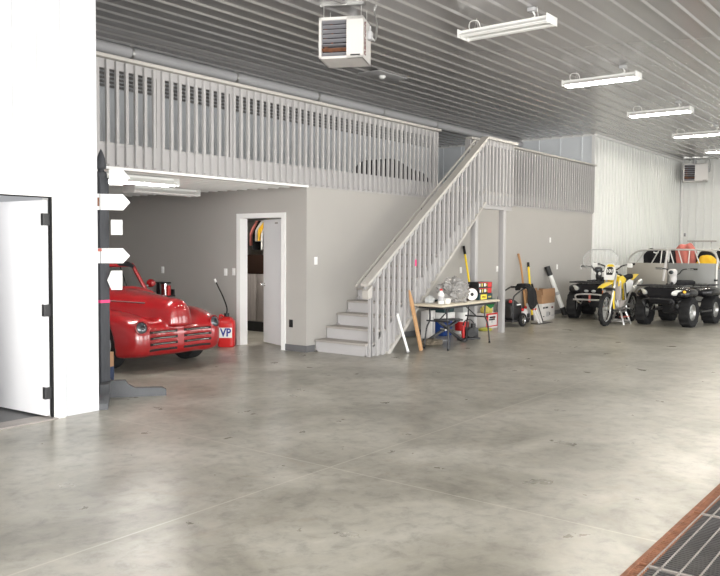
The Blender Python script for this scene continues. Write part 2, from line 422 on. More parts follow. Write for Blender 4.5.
# utility door in the bay wall
tr = MB(); tr.span((8.895, 8.32, 0), (9.06, 8.398, 2.04)).span((8.895, 9.302, 0), (9.06, 9.385, 2.04)).span((8.895, 8.32, 2.04), (9.06, 9.385, 2.115))
struct(tr.obj('trim_utility_door', M['white_trim']))
d2 = thing('door_2', 'white flush door standing ajar in the grey wall beside the red car', 'door', (9.065, 8.41, 0)); del d2['category']; d2['kind'] = 'structure'
d2.rotation_euler = (0, 0, math.radians(-20))
MB().span((0, 0, .02), (.04, .885, 2.03), .003).obj('door_slab', M['door_white'], d2)
MB().cyl((-.05, .83, .97), (.09, .83, .97), .012).ball((-.06, .83, .97), .027).ball((.10, .83, .97), .027).lathe([(0, -.003), (.03, -.003), (.03, .005), (0, .008)], (-.003, .83, .97), (-1, 0, 0)).obj('door_knob', M['chrome'], d2)
for z in (.25, 1.02, 1.8): MB().cyl((-.004, -.006, z-.045), (-.004, -.006, z+.045), .008, n=10).obj('hinge', M['grey_st'], d2)
MB().span((-.003, .36, 1.955), (.002, .46, 1.98)).obj('name_plate', M['screw'], d2)
# storage room behind it
W('wall_storage_back', (11.4, 8.02, 0), (11.5, 13., 2.5), 'grey_wall')
s = thing('storage_cabinet', 'pale weathered wood cabinet with dark brown top section, seen through the ajar utility door', 'cabinet', (10.55, 10.6, 0))
MB().span((0, -.9, .0), (.55, .9, .18)).obj('plinth', M['black_ink'], s)
MB().span((.02, -.9, .18), (.55, .9, 1.08)).obj('carcass', M['weathered'], s)
for k in range(4): MB().span((0, -.89+k*.45, .2), (.022, -.45+k*.45, 1.07), .003).obj('door', M['weathered'], s)
MB().span((.0, -.9, 1.08), (.55, .9, 1.43), .005).obj('top_box', M['brown_board'], s)
r = thing('hanging_rail', 'steel clothes rail high on the storage room wall, behind the ajar door', 'rail', (10.85, 10.6, 0))
MB().cyl((0, -.9, 2.12), (0, .9, 2.12), .015).obj('bar', M['grey_st'], r)
for y in (-.88, .88): MB().beam((0, y, 2.12), (.55, y, 2.12), .03, .03).obj('bracket', M['grey_st'], r)
gc = [('black_cl', 'black'), ('grey_st', 'silver grey'), ('black_cl', 'black'), ('white_card', 'white'), ('yellow_cl', 'yellow'), ('white_card', 'white'), ('black_cl', 'black'), ('red_cl', 'red')]
gm = None
for k, (mm, cn) in enumerate(gc):
    y = 10.33+k*.075; ln = [.52, .58, .50, .55, .38, .40, .56, .48][k]
    g = MB()
    secs = []
    for i in range(7):
        q = i/6; hw = .05+.17*min(1, q*2.2); th = .018+.008*math.sin(q*5+k); zz = 2.085-ln*q
        secs.append([(10.85+hw*math.cos(a)*1., y+th*math.sin(a)*(1+.4*math.sin(a*5+k)), zz) for a in np.linspace(0, 2*PI, 17)[:-1]])
    g.loft(secs); o = g.obj('hanging_garment', M[mm])
    g2 = MB(); g2.tube(spline([(10.85, y, 2.08), (10.85, y, 2.12), (10.868, y, 2.142), (10.85, y, 2.148)], 4), .004, 6).obj('hook', M['grey_st'], o)
    tag(o, ['black garment nearest the door frame on the storage room rail', 'silver grey garment on the storage room rail, between two black ones', 'second black garment on the storage room rail, right of the silver grey one', 'long white garment on the storage room rail, left of the yellow one', 'yellow garment hanging on the storage room rail', 'short white garment on the storage room rail, right of the yellow one', 'black garment on the storage room rail, next to the red one', 'red garment at the end of the storage room rail'][k], 'clothing', 'garments on the storage room rail')

# white door on the left, swung inward
tr = MB(); tr.span((4.03, 6.625, 0), (4.12, 6.65, 2.05)).span((3.0, 6.625, 0), (3.08, 6.65, 2.05)).span((3.0, 6.625, 2.05), (4.12, 6.65, 2.12))
tr.span((4.017, 6.64, 0), (4.031, 6.81, 2.036)).span((3.079, 6.64, 0), (3.095, 6.81, 2.036)).span((3.079, 6.64, 2.036), (4.031, 6.81, 2.051))
struct(tr.obj('trim_left_door', M['white_trim']))
W('trim_dark_gap', (4.008, 6.652, .012), (4.0165, 6.70, 2.035), 'black_rub'); W('trim_dark_gap_head', (3.1, 6.652, 2.026), (4.008, 6.70, 2.0355), 'black_rub')  # shade of the gaps round the open door, put in as black strips
W('trim_threshold', (3.08, 6.60, .0), (4.03, 6.82, .012), 'screw')
d1 = thing('door_1', 'white flush door swung open in the white partition at the left edge', 'door', (4.013, 6.675, 0)); del d1['category']; d1['kind'] = 'structure'
d1.rotation_euler = (0, 0, math.radians(4))
MB().span((-.06, .01, .03), (-.018, .90, 2.005), .003).obj('door_slab', M['door_white'], d1)
for z in (.24, 1.0, 1.83):
    hp = MB().cyl((-.066, .002, z-.055), (-.066, .002, z+.055), .012, n=10).span((-.065, -.006, z-.055), (-.061, .05, z+.055)).span((-.065, -.006, z-.055), (.0, .0, z+.055)).obj('hinge', M['black_st'], d1)
MB().cyl((-.10, .83, .97), (.05, .83, .97), .012).ball((-.11, .83, .97), .027).ball((.06, .83, .97), .027).obj('door_knob', M['grey_st'], d1)

# ------------------------------------------------------------------ drain grate
gr = thing('trench_drain', 'long rusty steel drain grate set in the concrete at the bottom right corner', 'drain grate', (0, 0, 0))
MB().span((GX0, GY1-.022, -.035), (GX1, GY1-.002, .003)).span((GX0, GY0+.002, -.035), (GX1, GY0+.05, .003)).obj('frame', M['rust'], gr, label='rust-brown angle frame of the drain')
sp = MB()
for x0 in np.arange(GX0, GX1-.9, 1.0):
    if x0 > 14: break
    for i in range(36):
        xx = x0+.02+i*.027; sp.span((xx, GY0+.05, -.03), (xx+.009, GY1-.04, .001))
sp.obj('cross_bars', M['grate'], gr)
sp = MB()
for x0 in np.arange(GX0, 13.9, 1.0):
    for i in range(36):
        xx = x0+.0185+i*.027; sp.span((xx, GY1-.085, -.028), (xx+.012, GY1-.022, .0018))
sp.obj('edge_bars', M['rust'], gr, label='rusted bar ends along the near frame')['kind'] = 'stuff'
lb = MB()
for y in (GY0+.05, GY0+.14, GY0+.23, GY0+.32, GY1-.075): lb.span((GX0, y, -.03), (GX1, y+.008, .003))
for x0 in np.arange(GX0, GX1, 1.0): lb.span((x0, GY0+.05, -.03), (x0+.012, GY1-.07, .003))
lb.obj('long_bars', M['screw'], gr)
MB().span((14.9, GY0+.05, -.02), (GX1, GY1-.07, -.002)).obj('far_grating', M['grate'], gr)

# ------------------------------------------------------------------ plates on the walls
def plate(name, pos, nrm, label, m='white_trim', kind='switch', cat=None):
    ry = 0 if abs(nrm[1]) > .5 else -PI/2
    t = thing(name, label, cat or ('outlet' if kind == 'outlet' else 'switch'), pos, ry)
    MB().box((0, -.004, 0), (.075, .008, .118), .003).obj('cover_plate', M[m], t)
    if kind == 'outlet': [MB().box((0, -.009, zz), (.034, .004, .03), .001).obj('socket', M['black_pl' if m != 'white_trim' else 'white_pl'], t) for zz in (.025, -.025)]
    else: MB().box((0, -.010, 0), (.032, .006, .066), .002).obj('rocker', M['white_pl'], t)
plate('light_switch', (9.13, 7.9, 1.38), (0, -1, 0), 'white light switch on the grey wall above the bottom of the stairs')
plate('double_outlet', (17.57, 7.9, 1.78), (0, -1, 0), 'white outlet plate high on the grey wall, right of the second stair post', kind='outlet')
plate('light_switch', (17.99, 7.9, 1.14), (0, -1, 0), 'white switch plate on the grey wall right of the leaning white and black level')
plate('double_outlet', (19.47, 7.9, 1.11), (0, -1, 0), 'white outlet plate on the grey wall by the white metal wall corner', kind='outlet')
plate('light_switch', (14.95, 7.9, 1.15), (0, -1, 0), 'white switch plate on the grey wall framed between the two stair posts')
plate('double_outlet', (13.45, 7.9, 1.15), (0, -1, 0), 'white outlet plate on the grey wall beside the yellow handle and left stair post', kind='outlet')
plate('double_outlet', (8.92, 11.27, 1.17), (-1, 0, 0), 'white outlet plate on the bay wall above the hood of the red car', kind='outlet')
plate('light_switch', (8.92, 9.66, 1.17), (-1, 0, 0), 'left of two white switch plates beside the utility door frame')
plate('light_switch', (8.92, 9.47, 1.18), (-1, 0, 0), 'right of two white switch plates, next to the utility door frame')
plate('double_outlet', (8.92, 8.21, .42), (-1, 0, 0), 'black outlet low on the wall right of the utility door', m='black_pl', kind='outlet')
plate('double_outlet', (27.98, 7.72, 2.06), (-1, 0, 0), 'small outlet box on the far white wall below the distant heater', m='duct', kind='outlet')
# ================================================================== RAILINGS AND STAIRS
ZL = 2.78; RT = 3.76                                   # loft floor and rail top
def baluster_mesh(h, w=.038, t=.038, slant=0.):
    """square picket, its foot cut at a slant"""
    b = MB(); b.prism([(-w/2, 0), (w/2, 0 if not slant else slant*w), (w/2, h), (-w/2, h)], (0, 0, 0), (1, 0, 0), (0, 0, 1), (0, t, 0))
    return b.mesh('baluster', M['rail_paint'], 0)
BH = RT-.05-2.50
bal = MB(); bal.prism([(0, .03), (.038, 0), (.038, BH), (0, BH)], (-.019, 0, 0), (0, 1, 0), (0, 0, 1), (.038, 0, 0))
BAL = bal.mesh('baluster', M['rail_paint'], 0)
def railing(label, x0, x1, posts, step=.131):
    t = thing('loft_railing', label, 'railing', (x0, 7.84, 2.50), 0, 'loft railings')
    L = x1-x0
    MB().span((-.02, -.05, RT-2.5-.04), (L+.02, .085, RT-2.5), .004).obj('top_rail', M['rail_cap'], t)
    MB().span((0, .04, RT-2.5-.145), (L, .077, RT-2.5-.04)).obj('sub_rail', M['rail_paint'], t)
    n = int(round(L/step))
    for i in range(n+1):
        link('baluster', BAL, t, (min(max(i*L/n, .02), L-.02), 0, 0))
    for p in posts: MB().span((p-x0-.045, .0385, .0), (p-x0+.045, .125, RT-2.5-.04)).obj('post', M['rail_paint'], t)
    return t
railing('long grey picket railing along the loft edge, left of the stairs', 4.40, 12.50, (6.20, 7.40, 12.44))
railing('shorter grey picket railing along the loft edge, right of the stairs', 13.66, 20.14, (13.72, 20.08))

NR, RISE, RUN, SX, SY0, SY1 = 14, 2.60/14, .2615, 9.12, 6.87, 7.885
st = thing('staircase', 'light grey wooden staircase with picket handrail rising to the loft', 'stairs', (SX, SY0, 0))
W_ = SY1-SY0
for i in range(NR):
    x = i*RUN; z = (i+1)*RISE
    MB().span((x, .045, z-RISE), (x+.02, W_, z-.03)).obj('riser', M['stair_paint'], st)
    if i < NR-1: MB().span((x-.028, .045, z-.032), (x+RUN+.012, W_, z), .006).obj('tread', M['tread'], st)
SL = RISE/RUN; XB = (NR-1)*RUN                         # top nosing, local
def zs(x): return .805*(x-.47)                            # lower edge of the outer stringer
# stringers
def stringer(y, th=.04):
    b = MB(); b.prism([(.0, 0), (.47, 0), (XB+.02, zs(XB+.02)), (XB+.12, 2.36), (XB+.12, 2.60), (XB, 2.60), (.262, .20), (.262, .18), (0, .02)], (0, y, 0), (1, 0, 0), (0, 0, 1), (0, th, 0)); return b
stringer(.041).obj('stringer', M['rail_paint'], st); stringer(W_-.04).obj('stringer', M['rail_paint'], st)
# landing
LX0, LX1 = XB, 13.64-SX
MB().span((LX0, .03, 2.55), (LX1, W_, 2.60)).obj('landing_deck', M['tread'], st)
fr = MB(); fr.span((LX0+.02, .04, 2.345), (LX1, .08, 2.55)).span((LX1-.04, .04, 2.345), (LX1, W_, 2.55)).span((LX0+.02, W_-.04, 2.345), (LX1, W_, 2.55))
for x in np.linspace(LX0+.3, LX1-.3, 3): fr.span((x-.02, .04, 2.345), (x+.02, W_, 2.55))
fr.obj('landing_frame', M['rail_paint'], st)
for px in (12.345-SX, 13.40-SX): MB().span((px-.05, .06, 0), (px+.05, .16, 2.345), .003).obj('support_post', M['rail_paint'], st)
MB().span((12.30-SX, .04, 2.29), (13.64-SX, .15, 2.345)).obj('landing_beam', M['rail_paint'], st)
# handrail: cap board and sub-rail following the slope, level over the landing
HX0, HZ0 = 9.03-SX, 1.075; HX1 = 12.59-SX; HZ1 = HZ0+SL*(HX1-HX0); HZL = 3.56
hz = lambda x: min(HZ0+SL*(x-HX0), HZL)
HXC = HX0+(HZL-HZ0)/SL
c = MB()
c.prism([(HX0, HZ0-.045), (HXC+.012, HZL-.045), (LX1+.03, HZL-.045), (LX1+.03, HZL), (HXC, HZL), (HX0, HZ0)], (0, -.055, 0), (1, 0, 0), (0, 0, 1), (0, .14, 0))
c.span((LX1-.11, -.05, HZL-.045), (LX1+.03, W_-.12, HZL)); c.obj('handrail', M['rail_cap'], st)
c = MB(); c.prism([(HX0+.03, HZ0-.15), (HXC+.03, HZL-.14), (LX1, HZL-.14), (LX1, HZL-.045), (HXC+.012, HZL-.045), (HX0+.03, HZ0-.03)], (0, .02, 0), (1, 0, 0), (0, 0, 1), (0, .035, 0))
c.span((LX1-.05, .02, HZL-.14), (LX1-.015, W_-.12, HZL-.045)); c.obj('sub_rail', M['rail_paint'], st)
MB().prism([(.47, 0), (.53, 0), (XB+.04, zs(XB+.04)-.004), (XB+.02, zs(XB+.02)+.03), (.47, .03)], (0, -.008, 0), (1, 0, 0), (0, 0, 1), (0, .088, 0)).obj('bottom_trim', M['rail_cap'], st)
# inner gripping rail, seen as the dark line along the cap
MB().tube([(HX0+.02, .19, HZ0-.05), (HXC-.05, .19, HZL-.06)], .019, 10).obj('grip_rail', M['rail_cap'], st)
for x in np.linspace(HX0+.25, HXC-.3, 5): MB().tube([(x, .05, hz(x)-.13), (x, .17, hz(x)-.13), (x, .19, hz(x)-.07)], .008, 6).obj('rail_bracket', M['black_st'], st)
MB().prism([(0, 0), (.11, .075), (.11, -.10), (.02, -.12)], (HX0-.005, -.04, HZ0-.11), (1, 0, 0), (0, 0, 1), (0, .10, 0)).obj('rail_end_block', M['rail_cap'], st)
n = 24
for i in range(n+1):
    x = .075+(12.57-SX-.075)*i/n
    z0 = max(.0, zs(x)+.004); z1 = hz(x)-.045
    b = MB(); b.prism([(-.019, z0-(0 if z0 < .02 else .015)), (.019, z0+(.0 if z0 < .02 else .015)), (.019, z1+.01), (-.019, z1-.012)], (x, 0, 0), (1, 0, 0), (0, 0, 1), (0, .04, 0))
    o = b.obj('baluster', M['rail_paint'], st)
    if i == 8: MB().span((x-.021, -.004, 1.30), (x+.021, .0, 1.40)).obj('marking_tape', M['pink'], o, label='pink marking tape on one baluster')
for i in range(8):
    x = LX0+.17+(LX1-LX0-.21)*i/7
    MB().span((x-.019, 0, 2.36), (x+.019, .038, HZL-.045)).obj('baluster', M['rail_paint'], st)
for i in range(7):
    y = .13+.115*i; MB().span((LX1-.0, y-.019, 2.36), (LX1+.036, y+.019, HZL-.045)).obj('baluster', M['rail_paint'], st)
MB().span((.03, .0, 0), (.075, .045, hz(.05)-.045)).obj('newel', M['rail_paint'], st)

# ================================================================== CEILING FITTINGS
def shop_light(label, x, y, lit, zb=4.33, chains=True, rz=0., group='ceiling strip lights'):
    t = thing('strip_light', label, 'light', (x, y, zb), rz, group)
    h = MB(); Lh = .61
    h.prism([(-.15, 0), (-.145, -.012), (-.05, .035), (.05, .035), (.145, -.012), (.15, 0), (.055, .055), (.055, .085), (-.055, .085), (-.055, .055)], (0, -Lh, 0), (1, 0, 0), (0, 0, 1), (0, 2*Lh, 0))
    h.span((-.15, -Lh-.012, -.02), (.15, -Lh, .085), .004).span((-.15, Lh, -.02), (.15, Lh+.012, .085), .004)
    h.obj('housing', M['fix_white'], t)
    for sx in (-.085, .085):
        MB().cyl((sx, -Lh+.03, .0), (sx, Lh-.03, .0), .019, n=12).obj('tube', M[('cool_white' if chains else 'bay_tube') if lit else 'dead_tube'], t, label='lit tube' if lit else 'unlit tube')
    for sx in (-.085, .085):
        for sy in (-1, 1): MB().box((sx, sy*(Lh-.018), .005), (.045, .03, .06), .004).obj('lamp_holder', M['fix_white'], t)
    if chains:
        top = HC-zb
        for sy in (-.42, .42):
            MB().tube([(-.05, sy, .08), (0, sy, top-.02), (.05, sy, .08)], .004, 6).obj('hanger', M['grey_st'], t)
        pts = spline([(0, .50, .08), (.05, .56, .14), (.02, .53, top-.045), (-.04, .44, top-.05), (-.03, .38, .17), (.0, .36, .085)], 6)
        MB().tube(pts, .006, 6).obj('cord_loop', M['fix_white'], t)
        MB().box((0, -.36, top-.045), (.10, .10, .045), .006).obj('ceiling_box', M['duct'], t)
        MB().tube(spline([(0, -.36, top-.06), (.03, -.38, top-.12), (0, -.33, .09)], 5), .010, 8).obj('power_cord', M['fix_white'], t)
    return t
pos = ['unlit white strip light on the ceiling, nearest the camera', 'lit strip light on the ceiling, second in the row from the camera', 'lit strip light on the ceiling, third in the row from the camera', 'lit strip light on the ceiling, fourth in the row, cut by the right edge', 'lit strip light farthest away in the ceiling row, near the far heater']
for i, l in enumerate(pos): shop_light(l, 9.12+3.72*i, 4.74+.185*i, i > 0)
shop_light('bright lit strip light under the low bay ceiling, partly behind the sign post', 6.22, 8.44, True, zb=2.398, chains=False, rz=PI/2, group='bay strip lights')
shop_light('dim unlit strip light under the low bay ceiling, deeper in than the bright one', 7.80, 9.85, False, zb=2.398, chains=False, rz=PI/2, group='bay strip lights')

def heater(label, x, y, zt, rz, w=.55, h=.50, d=.50):
    """unit heater, front towards local -Y"""
    t = thing('unit_heater', label, 'heater', (x, y, zt-h), rz, 'ceiling unit heaters')
    b = MB(); b.span((-w/2, 0, 0), (-w/2+.03, .03, h)).span((-w/2+.345, 0, 0), (w/2, .03, h)).span((-w/2, 0, 0), (w/2, .03, .03)).span((-w/2, 0, h-.035), (w/2, .03, h))
    b.obj('front_panel', M['heater_white'], t)
    b = MB(); b.span((-w/2, .03, 0), (-w/2+.012, d, h)).span((w/2-.012, .03, 0), (w/2, d, h)).span((-w/2, .03, h-.012), (w/2, d, h)).span((-w/2, .03, 0), (w/2, d, .012)).span((-w/2, d-.012, 0), (w/2, d, h))
    b.obj('cabinet', M['heater_white'], t)
    MB().span((-w/2+.012, .14, .012), (w/2-.012, .15, h-.012)).obj('heat_exchanger', M['heater_dark'], t)
    for k in range(8):
        z = .06+k*(h-.11)/7
        MB().box((-w/2+.1875, .045, z), (.315, .055, .006), 0, Matrix.Rotation(math.radians(-28 if k != 2 else -12), 4, 'X')).obj('louvre', M['louvre'] if k not in (1,) else M['rust'], t)
    MB().tube([(-w/2+.1+.05*math.sin(i), .10, .06+.38*i/20) for i in range(21)], .012, 8).obj('burner_tube', M['rust'], t)
    text('lettering', 'REZNOR', .105, M['red_ink'], t, (w/2+.001, .13, h*.52), (PI/2, -PI/2, PI/2))
    MB().span((w/2-.155, -.002, .028), (w/2-.035, .001, .045)).obj('rating_label', M['black_ink'], t)
    MB().box((w/2+.03, .30, h*.66), (.06, .10, .10), .006).cyl((w/2+.03, .30, h*.71), (w/2+.03, .30, h*.9), .012).obj('gas_valve', M['duct'], t)
    MB().tube(spline([(w/2+.05, .3, h*.62), (w/2+.08, .38, h*.6), (w/2+.09, .44, h+.02), (w/2+.05, .46, HC-zt+h)], 5), .012, 8).obj('gas_pipe', M['grey_st'], t)
    for sx in (-1, 1):
        for sy in (.08, d-.08): MB().cyl((sx*(w/2-.04), sy, h), (sx*(w/2-.04), sy, HC-zt+h), .006, n=6).obj('hanger_rod', M['grey_st'], t)
    MB().span((-w/2-.0, .05, HC-zt+h-.03), (w/2, .09, HC-zt+h)).obj('hanger_rail', M['grey_st'], t)
    MB().cyl((-w/2-.035, .28, .40*h), (-w/2, .28, .40*h), .17, n=24).obj('fan_guard', M['duct'], t)
    MB().tube(spline([(0, d, h*.7), (0, d+.14, h*.72), (0, d+.17, h), (0, d+.17, HC-zt+h)], 4), .06, 12).obj('flue', M['duct'], t)
    return t
heater('white unit heater with open louvres hanging from the ceiling above the loft railing', 7.57, 6.16, 4.39, math.radians(-64))
heater('small distant white unit heater hanging high in the far corner', 27.15, 7.2, 4.36, math.radians(-72), w=.74, h=.58)
MB().tube([(3.9, 9.95, 4.44), (20.1, 9.95, 4.44)], .085, 14).obj('pipe', M['duct'], smooth=60)
pp = bpy.data.objects['pipe']; pp.name = 'ceiling_pipe'; tag(pp, 'long grey round pipe hung just under the ceiling above the loft railing', 'pipe')
cl = MB()
for x in (5.2, 7.3, 9.4, 11.5, 13.6, 15.7, 17.8): cl.lathe([(.086, -.02), (.094, -.02), (.094, .02), (.086, .02)], (x, 9.95, 4.44), (1, 0, 0), 16, closed=True).span((x-.012, 9.938, 4.52), (x+.012, 9.962, HC))
cl.obj('pipe_clamp', M['grey_st'], pp)
t = thing('ceiling_sensor', 'small round white sensor on a flat metal plate under the ceiling beside the heater', 'sensor', (11.15, 8.15, HC-.03))
MB().span((-.40, -.22, 0), (.45, .22, .012), .002).obj('plate', M['duct'], t)
MB().lathe([(0, -.05), (.035, -.05), (.055, -.03), (.06, 0), (0, 0)]).obj('sensor_head', M['white_pl'], t)

# ================================================================== SIGN POST
sg = thing('sign_post', 'charcoal wooden post with white arrow boards beside the white partition', 'sign post', (4.895, 7.18, 0))
MB().span((-.055, -.055, .0), (.055, .055, 2.30), .004).obj('post', M['post_wood'], sg)
MB().lathe([(0, .30), (.008, .285), (.022, .255), (.040, .20), (.050, .145), (.054, .11), (.046, .09), (.030, .08), (.034, .065), (.052, .055), (.060, .03), (.060, 0), (0, 0)], (0, 0, 2.30), n=20).obj('finial', M['post_wood'], sg)
ft = MB()
prof = [(-.62, 0), (.62, 0), (.62, .06), (.58, .085), (.30, .09), (.23, .13), (.20, .175), (-.20, .175), (-.23, .13), (-.30, .09), (-.58, .085), (-.62, .06)]
ft.prism(prof, (0, -.045, 0), (.80, -.6, 0), (0, 0, 1), (.054, .072, 0)); ft.obj('foot', M['foot_wood'], sg)
ft = MB(); ft.prism(prof, (-.036, -.027, 0), (.6, .80, 0), (0, 0, 1), (.072, -.054, 0)); ft.obj('foot', M['foot_wood'], sg)
MB().span((-.058, -.058, 1.0), (.058, .058, 1.03)).obj('tape', M['pink'], sg, label='pink tape round the post')
def arrow(z, h, x0, x1, tip, yoff, rz, name='arrow_board'):
    b = MB()
    pl = [(x0, -h/2), (x1-tip, -h/2), (x1, 0), (x1-tip, h/2), (x0, h/2)] if tip > 0 else [(x0, -h/2), (x1, -h/2), (x1, h/2), (x0, h/2), (x0+tip, 0)] if tip < 0 else [(x0, -h/2), (x1, -h/2), (x1, h/2), (x0, h/2)]
    b.prism(pl, (0, 0, 0), (1, 0, 0), (0, 0, 1), (0, .02, 0)); o = b.obj(name, M['sign_white'], sg); o.location = (0, yoff, z); o.rotation_euler = (0, 0, rz); return o
YW = math.radians(-35)
arrow(2.30, .165, .03, .235, .07, -.085, YW)
a = arrow(2.045, .165, -.13, .235, .07, -.09, YW)
MB().span((-.128, -.004, -.045), (-.07, -.001, .045)).obj('printed_mark', M['rust'], a, label='small red-brown picture mark')
arrow(1.785, .155, .05, .165, 0, -.075, YW)
a = arrow(1.49, .155, -.13, .23, .07, -.09, YW)
MB().span((-.128, -.004, .045), (-.05, -.001, .075)).obj('printed_mark', M['red_cl'], a, label='small red printed strip')
arrow(1.235, .20, .05, .16, -.04, -.075, YW)
bx = thing('parcel', 'small box with dark blue base and brown top on the floor behind the sign post', 'box', (5.42, 7.95, 0), math.radians(20))
MB().span((-.08, -.10, 0), (.08, .10, .19), .004).obj('lower_half', M['navy'], bx); MB().span((-.078, -.098, .19), (.078, .098, .36), .004).obj('upper_half', M['card'], bx)

# dark bundle up on the loft
def bundle(X, Y, Z):
    f = smin(ell(X, Y, Z, (0, 0, .05), (.90, .45, .40)), ell(X, Y, Z, (.75, .1, .05), (.6, .4, .30)), .12)
    return f+.035*np.sin(9*X+3*Z)*np.sin(7*Y+2*X)
me = sdf_mesh('bundle', lambda X, Y, Z: np.maximum(bundle(X, Y, Z), -Z), (-1.1, -.6, 0), (1.5, .7, .6), .035, M['black_cl'])
o = link('covered_bundle', me, None, (12.1, 8.75, ZL)); tag(o, 'dark covered bundle lying on the loft floor, seen between the pickets', 'bundle')
# ================================================================== THE RED CAR (local: nose at y=0 facing -y)
from mathutils.bvhtree import BVHTree
car = thing('car', 'red vintage hot rod coupe with horizontal grille slots and black top', 'car', (6.73, 8.28, 0))
WY0, WY1, WR = .52, 3.72, .325
def car_f(X, Y, Z):
    ax = abs(X); Y0 = Y
    Y = Y+.13*(1-(np.minimum(ax, .8)/.8)**2)*(1-sstep(.1, 1.2, Y))
    ff = ell(ax, Y, Z, (.60, .68, .40), (.27, .78, .36), 2.5)
    g = rbox(X, Y, Z, (0, .56, .395), (1.34, 1.14, .50), .19)
    w_ = .225+.405*sstep(0., 1.45, Y); top = .905+.10*sstep(0., 1.3, Y)
    p = 2.6
    q = (ax/w_)**p+(np.maximum(Z-.52, 0)/(top-.52))**p+(np.maximum(.16-Y, 0)/.24)**p
    hood = np.maximum((q**(1/p)-1)*.27, np.maximum(Y-1.42, .56-Z))
    wb = .74-.10*sstep(3.2, 4.7, Y); tb = .985-.04*sstep(1.5, 2.7, Y)-.10*sstep(3.6, 4.6, Y)
    p = 3.2
    q = (ax/wb)**p+(abs(Z-.56)/(tb-.56))**p+(np.maximum(Y-4.05, 0)/.72)**p
    tub = np.maximum((q**(1/p)-1)*.4, 1.15-Y)
    rf = ell(ax, Y, Z, (.64, WY1, .44), (.21, .72, .36), 2.4)
    f = smin(ff, g, .10); f = smin(f, hood, .02); f = smin(f, tub, .09); f = smin(f, rf, .05)
    for wy in (WY0, WY1):
        arch = np.maximum(np.hypot(Y0-wy, Z-WR)-.365, .36-ax); f = smax(f, -arch, .025)
    f = smax(f, -rbox(X, Y, Z, (0, 2.26, .90), (1.18, 1.36, .80), .10), .02)
    under = rbox(X, Y, Z, (0, 2.3, .05), (1.9, 5.2, .24), .02); f = smax(f, -under, .06)
    return f
bme = sdf_mesh('body', car_f, (-.95, -.25, .1), (.95, 4.95, 1.08), .021, M['red_car'])
body = link('body', bme, car)
bvh = BVHTree.FromPolygons([v.co.copy() for v in bme.vertices], [tuple(p.vertices) for p in bme.polygons])
def hit(x, z, off=.004):
    r = bvh.ray_cast(V((x, -1, z)), V((0, 1, 0))); return None if r[0] is None else r[0]+r[1]*0+V((0, -off, 0))
def hitx(y, z, s, off=.004):
    r = bvh.ray_cast(V((s*2, y, z)), V((-s, 0, 0))); return None if r[0] is None else r[0]+V((s*off, 0, 0))
# grille: four rows of slots each side of the centre
for s in (-1, 1):
    for k in range(4):
        z = .50-.075*k; x1 = .50
        pts = [hit(s*x, z) for x in np.linspace(.055, x1, 12)]
        b = MB(); b.sheet([[p+V((0, 0, -.016)), p+V((0, -.002, 0)), p+V((0, 0, .016))] for p in pts], .006); b.obj('grille_slot', M['dark_void'], car)
        if k < 3: MB().tube([p+V((0, -.004, -.002)) for p in pts[1:-1]], .0055, 8).obj('grille_bar', M['chrome'], car)
        MB().tube([p+V((0, -.004, .025)) for p in pts], [.006]+[.012]*(len(pts)-2)+[.006], 8).obj('grille_lip', M['red_car'], car)
# headlights
for s in (-1, 1):
    p = bvh.ray_cast(V((s*.60, -1, .565)), V((0, 1, 0))); n = (p[1]+V((0, -1.2, 0))).normalized(); c0 = p[0]+n*.0
    hl = MB().lathe([(.082, -.05), (.094, .0), (.090, .014), (.080, .018), (.077, .006)], c0, n, 28).obj('headlight_bezel', M['red_car'], car)
    MB().lathe([(.078, -.04), (.078, .006), (.065, .020), (.038, .029), (0, .032)], c0, n, 28).obj('headlight_lens', M['lens'], hl)
    MB().lathe([(.026, .026), (.030, .034), (.016, .040), (0, .040)], c0, n, 16).obj('bulb_cover', M['black_gl'], hl)
# chrome strip along each hood side; nose beads put in for a light glint
for s in (-1, 1):
    pts = [hitx(y, .845+.02*(y-.5), s, .003) for y in np.linspace(.30, 1.32, 14)]
    pts = [p for p in pts if p is not None]
    MB().tube(pts, .010, 8).obj('hood_strip', M['chrome'], car)
for k in range(5):
    p = hit(-.10+.05*k, .80+.012*(2-abs(k-2)), .004)
    if p: MB().ball(p, .007, 8).obj('hood_glint', M['chrome'], car)
